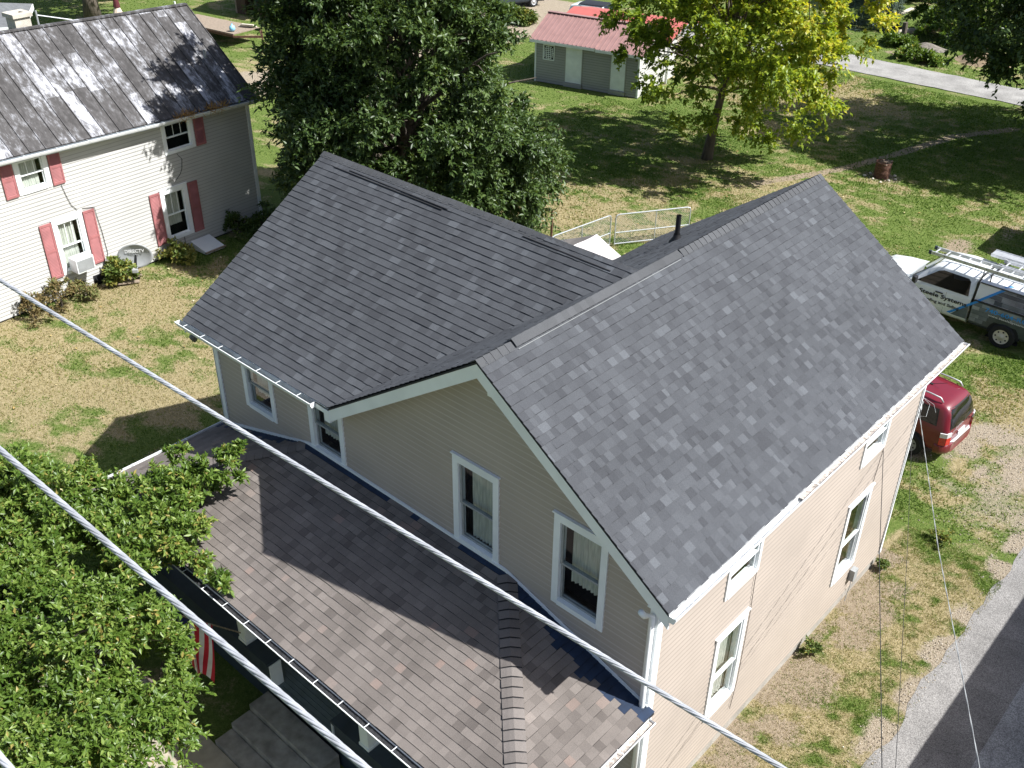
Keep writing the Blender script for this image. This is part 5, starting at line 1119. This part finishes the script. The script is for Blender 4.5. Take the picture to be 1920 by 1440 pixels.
    # ring of stones
barrel()
for k in range(9):
    an=k*.7+.2; r=.55+.12*math.sin(k*3); x,y=-9.70+r*math.cos(an),29.3+r*math.sin(an); m_=MB(); s=.05+.03*random.random()
    m_.lathe([(0,-.02),(s,.0),(s*1.1,s*.4),(s*.6,s*.9),(0,s)],(x,y,0),8); tag(m_.build('stone','chimney',smooth=True),'pale stone lying on the bare soil round the rusty barrel','stone',group='stones round the barrel')
def panel(label,a,b,h,mid,closed=True):
    a=Vector(a);b=Vector(b); t=thing('chain_link_panel',label,'fence panel',tuple((a+b)/2),group='chain link panels of the dog pen'); z=Vector((0,0,1)); r=.021; d=(b-a).normalized()
    f=MB(); c=.12
    f.tube([a+z*.05,a+z*(h-c),a+z*(h-.03)+d*.03,a+z*h+d*c,b+z*h-d*c,b+z*(h-.03)-d*.03,b+z*(h-c),b+z*.05],r,8)
    f.tube([a+z*.08,b+z*.08],r*.9,8); f.tube([a+z*.48,b+z*.48],r*.9,8)
    m_=(a+b)/2; f.tube([m_+d*mid+z*.05,m_+d*mid+z*h],r*.8,8); f.build('frame','galv',t)
    w=MB(); L=(b-a).length; n=int((L+h)/.085)
    for i in range(n):
        s=i*.085
        for sg in (0,1):
            x0=s-h if s>h else 0; z0=0 if s>h else h-s; x1=min(s,L); z1=h-(s-x1)
            if sg: pts=(x0,h-z0 if False else z0,x1,z1)
            p=a+d*max(0,s-h)+z*(.05 if s>=h else h-s); q=a+d*min(s,L)+z*(h if s<=L else h-(s-L))
            if sg: p=a+d*max(0,s-h)+z*(h if s>=h else s); q=a+d*min(s,L)+z*(.05 if s<=L else (s-L))
            w.beam(p,q,.0045,.0045)
    w.build('mesh','galv',t)
panel('wide galvanised chain link panel along the back of the dog pen',(-13.35,16.98,0),(-11.95,19.25,0),1.12,.1)
panel('chain link panel on the left side of the dog pen running toward the tarp',(-13.45,16.85,0),(-13.75,14.2,0),1.12,.0)
p_=MB(); p_.tube([(-15.35,16.1,-.1),(-15.35,16.1,1.0)],.04,8); tag(p_.build('fence_post','rust'),'single thin brown post standing left of the dog pen','post')
def tent():
    t=thing('tarp_shelter','white tarp shelter behind the valley of the charcoal roof','shelter',(-12.7,14.0,0)); m_=MB()
    A=Vector((-12.72,15.15,1.22)); B=Vector((-12.60,12.6,1.28)); R_=Vector((1.75,.25,-.95)); L_=Vector((-1.3,-.2,-.55)); n=10
    def surf(v,mi):
        for i in range(n):
            for j in range(n):
                def P(i,j): 
                    s,u=i/n,j/n; p=A.lerp(B,s)+v*u; p.z-=.07*math.sin(math.pi*s)*math.sin(math.pi*u)+.02*math.sin(9*s+4*u); return p
                m_.quad(P(i,j),P(i+1,j),P(i+1,j+1),P(i,j+1),0,mi)
    surf(R_,0); surf(L_,1); m_.build('tarp',['tarp','tarpgrey'],t,smooth=True)
    q=MB()
    for p in (A,B,A+R_,B+R_,A+L_,B+L_): q.tube([(p.x,p.y,-.05),(p.x,p.y,p.z-.01)],.025,8)
    q.build('frame','galv',t)
tent()
# log, post, mound beyond the lane
def log(label,a,b,r,m_='tarp',nm='fallen_log'):
    q=MB(); a=Vector(a);b=Vector(b); n=8; q.tube([a.lerp(b,i/n)+Vector((0,0,.06*math.sin(i*1.7)))+Vector((.08*math.sin(i*2.3),0,0)) for i in range(n+1)],[r*(1-.25*i/n)*(1+.12*math.sin(i*5)) for i in range(n+1)],10); tag(q.build(nm,m_,smooth=True),label,'log')
M['palewood']=mat('pale_dead_wood',(.50,.45,.37),.9,.3,5)
log('pale fallen log lying in the grass beside the grey stump post',(-18.95,50.9,.2),(-17.9,55.2,.22),.22,'palewood'); log('short pale log on the shaded grass further back',(-21.6,55.5,.12),(-20.9,59.5,.12),.12,'palewood')
q=MB(); q.tube([(-18.45,50.6,-.1),(-18.42,50.6,.5),(-18.45,50.6,1.0)],[.17,.15,.14],10); tag(q.build('stump_post','bark'),'grey weathered stump post at the near end of the pale fallen log','post')
def mound(label,c,rx,ry,h,mt):
    q=MB(); n=26; vs=[];fs=[]
    for i in range(n+1):
        for j in range(n+1):
            x=-1+2*i/n;y=-1+2*j/n; r=min(1,math.hypot(x,y)); z=h*(math.cos(r*math.pi)*.5+.5)*(.8+.5*float(fbm(c[0]+x*2,c[1]+y*2)))-.03; vs.append((c[0]+x*rx,c[1]+y*ry,z))
    for i in range(n):
        for j in range(n): a=i*(n+1)+j; fs.append((a,a+n+1,a+n+2,a+1))
    q.add(vs,fs); tag(q.build('soil_mound',mt,smooth=True),label,'mound')
M['rubble']=mat('grey_rubble',(.17,.15,.125),.95,.4,7,.9,14)
mound('sandy soil mound beside the dark tree across the lane',(-13.3,49.3,0),1.7,1.5,.85,'mound'); mound('low grey rubble mound left of the sandy soil mound',(-16.6,49.9,0),1.4,1.0,.28,'rubble')
# flatbed trailer, umbrella, brown outbuilding, far house beyond the white house
def trailer():
    t=thing('flatbed_trailer','weathered wooden flatbed trailer on the grass behind the weathered roof','trailer',(-45.5,23.2,0)); z=.72
    P=[Vector(p) for p in ((-48.6,22.6,z),(-45.4,22.4,z),(-43.55,22.85,z),(-44.6,24.25,z),(-48.6,24.4,z))]
    a=Vector((-48.8,22.3,z)); u=Vector((1,.12,0)).normalized(); v=Vector((-.12,1,0)).normalized(); m_=MB()
    for i in range(9): p=a+v*(i*.21); m_.prism([p,p+u*5.2,p+u*5.2+v*.2,p+v*.2],(0,0,.05))
    m_.build('deck','wood',t); f=MB(); f.beam(a+Vector((0,0,-.08)),a+u*5.2+Vector((0,0,-.08)),.08,.14); f.beam(a+v*1.85+Vector((0,0,-.08)),a+v*1.85+u*5.2+Vector((0,0,-.08)),.08,.14)
    e=a+u*5.2; tip=e+v*.95+u*1.2+Vector((0,0,-.1)); f.beam(e+Vector((0,0,-.1)),tip,.08,.1); f.beam(e+v*1.85+Vector((0,0,-.1)),tip,.08,.1); f.tube([tip+Vector((0,0,.35)),Vector((tip.x,tip.y,.02))],.035,8); f.build('frame','rust',t)
    for k in (1.9,2.7):
        for vv in (-.12,1.97):
            c=a+u*k+v*vv; q=MB(); T=Matrix.Translation((c.x,c.y,.32))@Matrix.Rotation(math.atan2(u.y,u.x),4,'Z')@Matrix.Rotation(math.pi/2,4,'X'); q.lathe([(.18,-.1),(.32,-.1),(.32,.1),(.18,.1),(0,.08)],(0,0,0),20,T=T); q.build('wheel','tyre',t)
    q=MB(); q.lathe([(0,0),(.12,.03),(.17,.15),(.13,.29),(.05,.34),(.03,.42)],tuple(a+u*4.75+v*.35+Vector((0,0,.05))),12); M['lightblue']=mat('light_blue_plastic',(.25,.52,.72),.5); tag(q.build('plastic_jug','lightblue',smooth=True),'light blue plastic jug on the wooden flatbed trailer','jug')
    for i in range(3):
        q=MB(); q.beam(a+u*(4.2+.1*i)+v*1.3+Vector((0,0,.09+.06*i)),a+u*5.1+v*(1.75-.1*i)+Vector((0,0,.09+.06*i)),.16,.05); tag(q.build('loose_plank','palewood'),('bottom plank of the pale stack on the trailer','middle plank of the pale stack on the trailer','top plank of the pale stack on the trailer')[i],'plank',group='planks stacked on the trailer')
trailer()
q=MB(); q.tube([(-52.2,24.7,-.05),(-52.2,24.7,.9)],.06,8); tag(q.build('marker_post','truckwhite'),'short white marker post on the green lawn near the trailer','post')
def umbrella():
    c=(-50.2,20.0,0); t=thing('patio_umbrella','closed maroon and cream patio umbrella behind the weathered roof','umbrella',c); m_=MB(); m_.tube([(c[0],c[1],0),(c[0],c[1],2.4)],.03,8); m_.build('pole','galv',t)
    k=MB(); k.lathe([(.02,2.35),(.09,2.2),(.15,1.9),(.19,1.6),(.12,1.56)],(c[0],c[1],0),10); k.lathe([(.14,1.6),(.22,1.4),(.30,1.2)],(c[0],c[1],0),10,mi=1); k.lathe([(.22,1.25),(.27,1.0),(.25,.7)],(c[0],c[1],0),10); k.build('canopy',['maroon','cream'],t,smooth=False)
umbrella()
def outbuilding():
    T=Matrix.Translation((-50.6,27.9,0))@Matrix.Rotation(.15,4,'Z'); t=thing('wooden_outbuilding','dark brown wooden outbuilding with open doorway at the top edge','outbuilding',Mx=T); m_=MB()
    m_.box(0,.8,-.05,0,0,3.2,T=T); m_.box(.8,1.9,-.05,0,2.1,3.2,T=T); m_.box(1.9,4,-.05,0,0,3.2,T=T); m_.box(0,.05,0,4,0,3.2,T=T); m_.box(3.95,4,0,4,0,3.2,T=T); m_.box(0,4,3.95,4,0,3.2,T=T); m_.build('wall','darkwood',t)
    r=MB(); r.prism([T@Vector(p) for p in ((-.3,-.4,3.1),(4.3,-.4,3.1),(4.3,2,4.2),(-.3,2,4.2))],(0,0,.06)); r.prism([T@Vector(p) for p in ((-.3,4.4,3.1),(4.3,4.4,3.1),(4.3,2,4.2),(-.3,2,4.2))],(0,0,.06)); r.build('roof','greyroof',t)
    q=MB(); q.box(-.06,.06,-.08,.02,0,3.2,T=T); q.build('corner_board','wood',t)
outbuilding()
def far_house():
    T=Matrix.Translation((-47.2,11.2,0))@Matrix.Rotation(-.9,4,'Z'); T=Matrix.Translation((-45.6,12.75,0))@Matrix.Rotation(1.035,4,'Z'); t=thing('grey_roof_cottage','small building with grey shingle roof and white fascia behind the chimney','building',Mx=T)
    w=MB(); w.box(-5.6,-.4,.4,4.6,0,2.4,T=T); w.build('wall','darkwood',t); r=MB(); r.prism([T@Vector(p) for p in ((-6,0,2.45),(0,0,2.45),(-1.5,2.5,3.1),(-6,2.5,3.1))],(0,0,.06)); r.prism([T@Vector(p) for p in ((0,0,2.45),(0,5,2.45),(-1.5,2.5,3.1))],(0,0,.06)); r.prism([T@Vector(p) for p in ((-6,5,2.45),(0,5,2.45),(-1.5,2.5,3.1),(-6,2.5,3.1))],(0,0,.06)); r.build('roof','greyroof',t)
    f=MB(); f.box(-6,0,-.03,0,2.25,2.5,T=T); f.box(0,.03,0,5,2.25,2.5,T=T); f.build('fascia','white',t)
far_house()
# neighbours outside the frame whose shadows fall into it
def side_house():
    t=thing('grey_side_house','grey house across the road just outside the right edge','house',(9,3,0)); w=MB(); siding(w,(5.75,-9,.1),(0,1,0),(-1,0,0),.1,3.5,lambda z:0.,lambda z:22.,[],.2); w.box(5.8,12,-9,13,0,3.4); w.build('wall',['greysiding','greyseam'],t)
    r=MB(); r.prism([(5.32,-9.4,3.5),(5.32,13.4,3.5),(8.9,13.4,5.6),(8.9,-9.4,5.6)],(0,0,.08)); r.prism([(12.5,-9.4,3.5),(12.5,13.4,3.5),(8.9,13.4,5.6),(8.9,-9.4,5.6)],(0,0,.08)); r.build('roof','greyroof',t)
side_house()
def tool_shed():
    t=thing('tool_shed','small wooden tool shed beside the pickup truck just outside the right edge','shed',(-1.6,27.4,0)); w=MB(); w.box(-2.55,-.4,26.2,28.5,0,2.0); w.build('wall','darkwood',t)
    r=MB(); r.prism([(-2.85,26.0,2.0),(-2.85,28.6,2.05),(-1.5,28.6,2.75),(-1.5,26.0,2.75)],(0,0,.05)); r.prism([(-.1,26.0,2.05),(-.1,28.6,2.05),(-1.5,28.6,2.75),(-1.5,26.0,2.75)],(0,0,.05)); r.build('roof','greyroof',t)
tool_shed()
# ------------------------------------------------------------------ overhead cables
def stranded(label,a,b,d,sag,group='thick power cables in the foreground'):
    a=Vector(a);b=Vector(b);dr=(b-a).normalized(); e0=a-dr*14; e1=b+dr*10; L=(e1-e0).length; n=int(L/.02); ns=6; m_=MB(); x=dr.cross(Vector((0,0,1))).normalized(); y=x.cross(dr)
    la=14/L; lb=(L-10)/L
    def sg(t): return -sag*4*((t-la)*(lb-t))*1.0/((lb-la)**2) if True else 0
    r=d/2; rs=r*.40
    for k in range(ns):
        vs=[];fs=[]
        for i in range(n+1):
            t=i/n; c=e0.lerp(e1,t)+Vector((0,0,sg(t))); an=2*math.pi*(k/ns+t*L/(d*13)); q=c+(x*math.cos(an)+y*math.sin(an))*(r-rs)
            for j in range(5): w=2*math.pi*j/5; vs.append(q+(x*math.cos(w)+y*math.sin(w))*rs)
        for i in range(n):
            for j in range(5): fs.append((i*5+j,i*5+(j+1)%5,(i+1)*5+(j+1)%5,(i+1)*5+j))
        m_.add(vs,fs)
    m_.tube([e0.lerp(e1,i/40)+Vector((0,0,sg(i/40))) for i in range(41)],r*.62,6,cap=False)
    tag(m_.build('power_cable','cable',smooth=True),label,'cable',group=group)
stranded('upper thick stranded power cable crossing the porch roof diagonally',(-.49,-6.43,11.71),(3.96,-5.77,11.04),.024,.0)
stranded('lower thick stranded power cable crossing the leafy front tree',(1.32,-7.2,11.91),(3.28,-7.1,11.73),.024,.0)
stranded('thick power cable cutting the extreme lower left corner',(2.585-1,(-7.791)-.05,11.803+.08),(2.585,(-7.791),11.803),.024,.0)
def drop(label,pts,r,twist=0):
    P=[Vector(p) for p in pts]; m_=MB(); d=[]
    for i in range(len(P)-1):
        for k in range(30): d.append(P[i].lerp(P[i+1],k/30))
    d.append(P[-1])
    if twist:
        for s in range(2):
            q=[p+Vector((math.cos(i*1.1+s*math.pi),0,math.sin(i*1.1+s*math.pi)))*r for i,p in enumerate(d)]; m_.tube(q,r,5)
    else: m_.tube(d,r,6)
    tag(m_.build('service_wire','wire' if not twist else 'plastic',smooth=True),label,'wire',group='service wires to the house')
drop('twisted pale service wire from the rear corner of the beige house',[(.02,8.44,3.75),(2.0,4.2,4.38),(4.01,0,5.21),(5.9,-4,5.94),(8.5,-9.6,7.2)],.0042,1)
drop('dark service wire from the rear corner trim of the beige house',[(.02,8.44,3.15),(1.5,4.6,3.75),(3.25,0,4.42),(4.93,-4,4.95),(8.0,-11,6.0)],.004)
drop('dark service wire fixed under the small far window of the side wall',[(.03,6.96,3.66),(1.3,4.0,3.88),(3.12,0,4.33),(4.9,-4,4.91),(8.0,-11,6.0)],.006)
lp=thing('wire_clamp','looped wire clamp on the rear corner trim','clamp',(.03,8.44,3.9)); q=MB()
q.tube([(.03,8.4,4.1),(.15,8.5,3.95),(.2,8.3,3.8),(.06,8.36,3.72)],.004,5); q.tube([(.03,8.4,4.1),(.22,8.5,3.98),(.30,8.47,3.85)],.003,5); q.tube([(.03,8.4,4.0),(.09,8.3,3.9),(.10,8.25,3.75)],.003,5); q.build('loop','galv',lp)
q=MB(); q.tube([(.0,8.40,3.98),(.06,8.42,3.98)],.03,8); q.build('insulator','plastic',lp)
# ------------------------------------------------------------------ grass blades
def grass():
    rng=np.random.default_rng(5); Ps=[]
    def area(x0,x1,y0,y1,dens): n=int((x1-x0)*(y1-y0)*dens); Ps.append(np.stack([rng.uniform(x0,x1,n),rng.uniform(y0,y1,n)],1))
    area(0,2.5,1,10,3200); area(-1.5,2.6,10,20,500); area(-23.2,-10,-4,9.5,300); area(-24,0,10,24,240); area(-24,-3,22,42,230); area(-14,-3.5,-5.5,-2.3,250); area(-40,-24,14,42,60); area(-62,-40,14,40,30); area(-26,-8,45.5,58,70)
    P=np.concatenate(Ps); x,y=P[:,0],P[:,1]
    ok=~((x>-10.1)&(x<.02)&(y>-3.4)&(y<8.5)) & ~((y>42.6)&(y<45.4)&(x>-30)) & ~((y>-4.8)&(y<-3.3)&(x>-16)&(x<-3.3)) & (x<2.15) & ~((x<-23)&(y<10.2)&(x>-30))
    ok&=~((x>-28.2)&(x<-22.4)&(y>30)&(y<36))&~((x>-4)&(x<0)&(y>12.5)&(y<14.1))&~((x>-5.8)&(x<0)&(y>19)&(y<21))&~((x<-46.5)&(x>-52.8)&(y<16.5))
    dm=dry_map(x,y); gm=gravel_map(x,y); bm=bare_map(x,y)
    cl=fbm(x*3.1+7,y*3.1+1); near=(x>-.1)&(y<10.5)
    keep=rng.random(len(x))>np.clip(1.25*gm+.7*bm,0,.97); keep&=(~near)|(rng.random(len(x))<np.clip(1.5-1.1*dm,.25,1))
    P=P[ok&keep]; dm=dm[ok&keep]; cl=cl[ok&keep]; n=len(P)
    nr=(P[:,0]>-.1)&(P[:,1]<10.5); h=rng.uniform(.025,.07,n)*(.6+.8*cl)*np.where(nr,.8,1); a=rng.uniform(0,2*np.pi,n); w=rng.uniform(.006,.013,n)*np.where(nr,.5,1)*(1+.04*np.hypot(P[:,0]-4.8,P[:,1]+8)); lean=rng.uniform(.2,1.0,n); b=a+rng.normal(size=n)*.9
    B=np.stack([P[:,0],P[:,1],np.full(n,-.005)],1); s=np.stack([np.cos(a),np.sin(a),0*a],1)*w[:,None]; T_=np.stack([np.cos(b)*lean*h,np.sin(b)*lean*h,h],1)
    V=np.stack([B-s,B+s,B+T_],1).reshape(-1,3); Fq=np.arange(3*n).reshape(-1,3)
    R=np.clip(.9*(dm-.42)+.33+np.where(nr,.10,0)+rng.normal(size=n)*.17,0,1)
    o=npmesh('grass',V,Fq,R,'grass'); o['kind']='stuff'
grass()
def litter():
    rng=np.random.default_rng(9); n=16000; x=rng.uniform(-1.6,2.6,n); y=rng.uniform(0,20,n); g=gravel_map(x,y); ok=(rng.random(n)<g*1.1)&(x<2.16)&~((x<.05)&(y<8.5)); x=x[ok];y=y[ok]; n=len(x)
    r=rng.uniform(.008,.019,n); O=np.array([[1,0,0],[0,1,0],[-1,0,0],[0,-1,0],[0,0,.8],[0,0,-.5]]); a=rng.uniform(0,6.28,n); c,s_=np.cos(a),np.sin(a)
    J=O[None]*(1+.35*rng.normal(size=(n,6,1))); V=np.stack([J[...,0]*c[:,None]-J[...,1]*s_[:,None],J[...,0]*s_[:,None]+J[...,1]*c[:,None],J[...,2]],-1)*r[:,None,None]+np.stack([x,y,np.full(n,.008)],-1)[:,None]
    T8=np.array([[0,1,4],[1,2,4],[2,3,4],[3,0,4],[1,0,5],[2,1,5],[3,2,5],[0,3,5]]); Fq=(np.arange(n)[:,None,None]*6+T8[None]).reshape(-1,3)
    M['stones']=attrmat('gravel_stone',[(0,(.19,.155,.115)),(.5,(.36,.305,.24)),(1,(.58,.53,.45))],grain=0,big=0,bump=0)
    o=npmesh('gravel',V.reshape(-1,3),Fq,np.repeat(rng.random(n),8),'stones'); o['kind']='stuff'
    n=900; P=np.concatenate([np.stack([rng.normal(-19,4,n//3),rng.normal(12,5,n//3)],1),np.stack([rng.normal(-16,4.5,n//3),rng.normal(25,4,n//3)],1),np.stack([rng.uniform(-22,2,n//3),rng.uniform(-3,30,n//3)],1)])
    x,y=P[:,0],P[:,1]; ok=~((x>-10.4)&(x<.1)&(y>-3.4)&(y<8.6))&(x<-.8)&~((x<-23)&(y<10.3)); P=P[ok]; n=len(P); D=rng.normal(size=(n,3)); D[:,2]=0; N=rng.normal(size=(n,3))*.3+[0,0,1]
    V,Fq,R=leaves(np.concatenate([P,np.full((n,1),.045)],1),D,N,rng.uniform(.06,.12,n),.6,rng.random(n))
    M['fallen']=attrmat('fallen_leaf',[(0,(.20,.12,.05)),(.5,(.38,.28,.10)),(1,(.55,.48,.30))],grain=0,big=0,bump=0)
    o=npmesh('fallen_leaves',V,Fq,R,'fallen'); o['kind']='stuff'
litter()
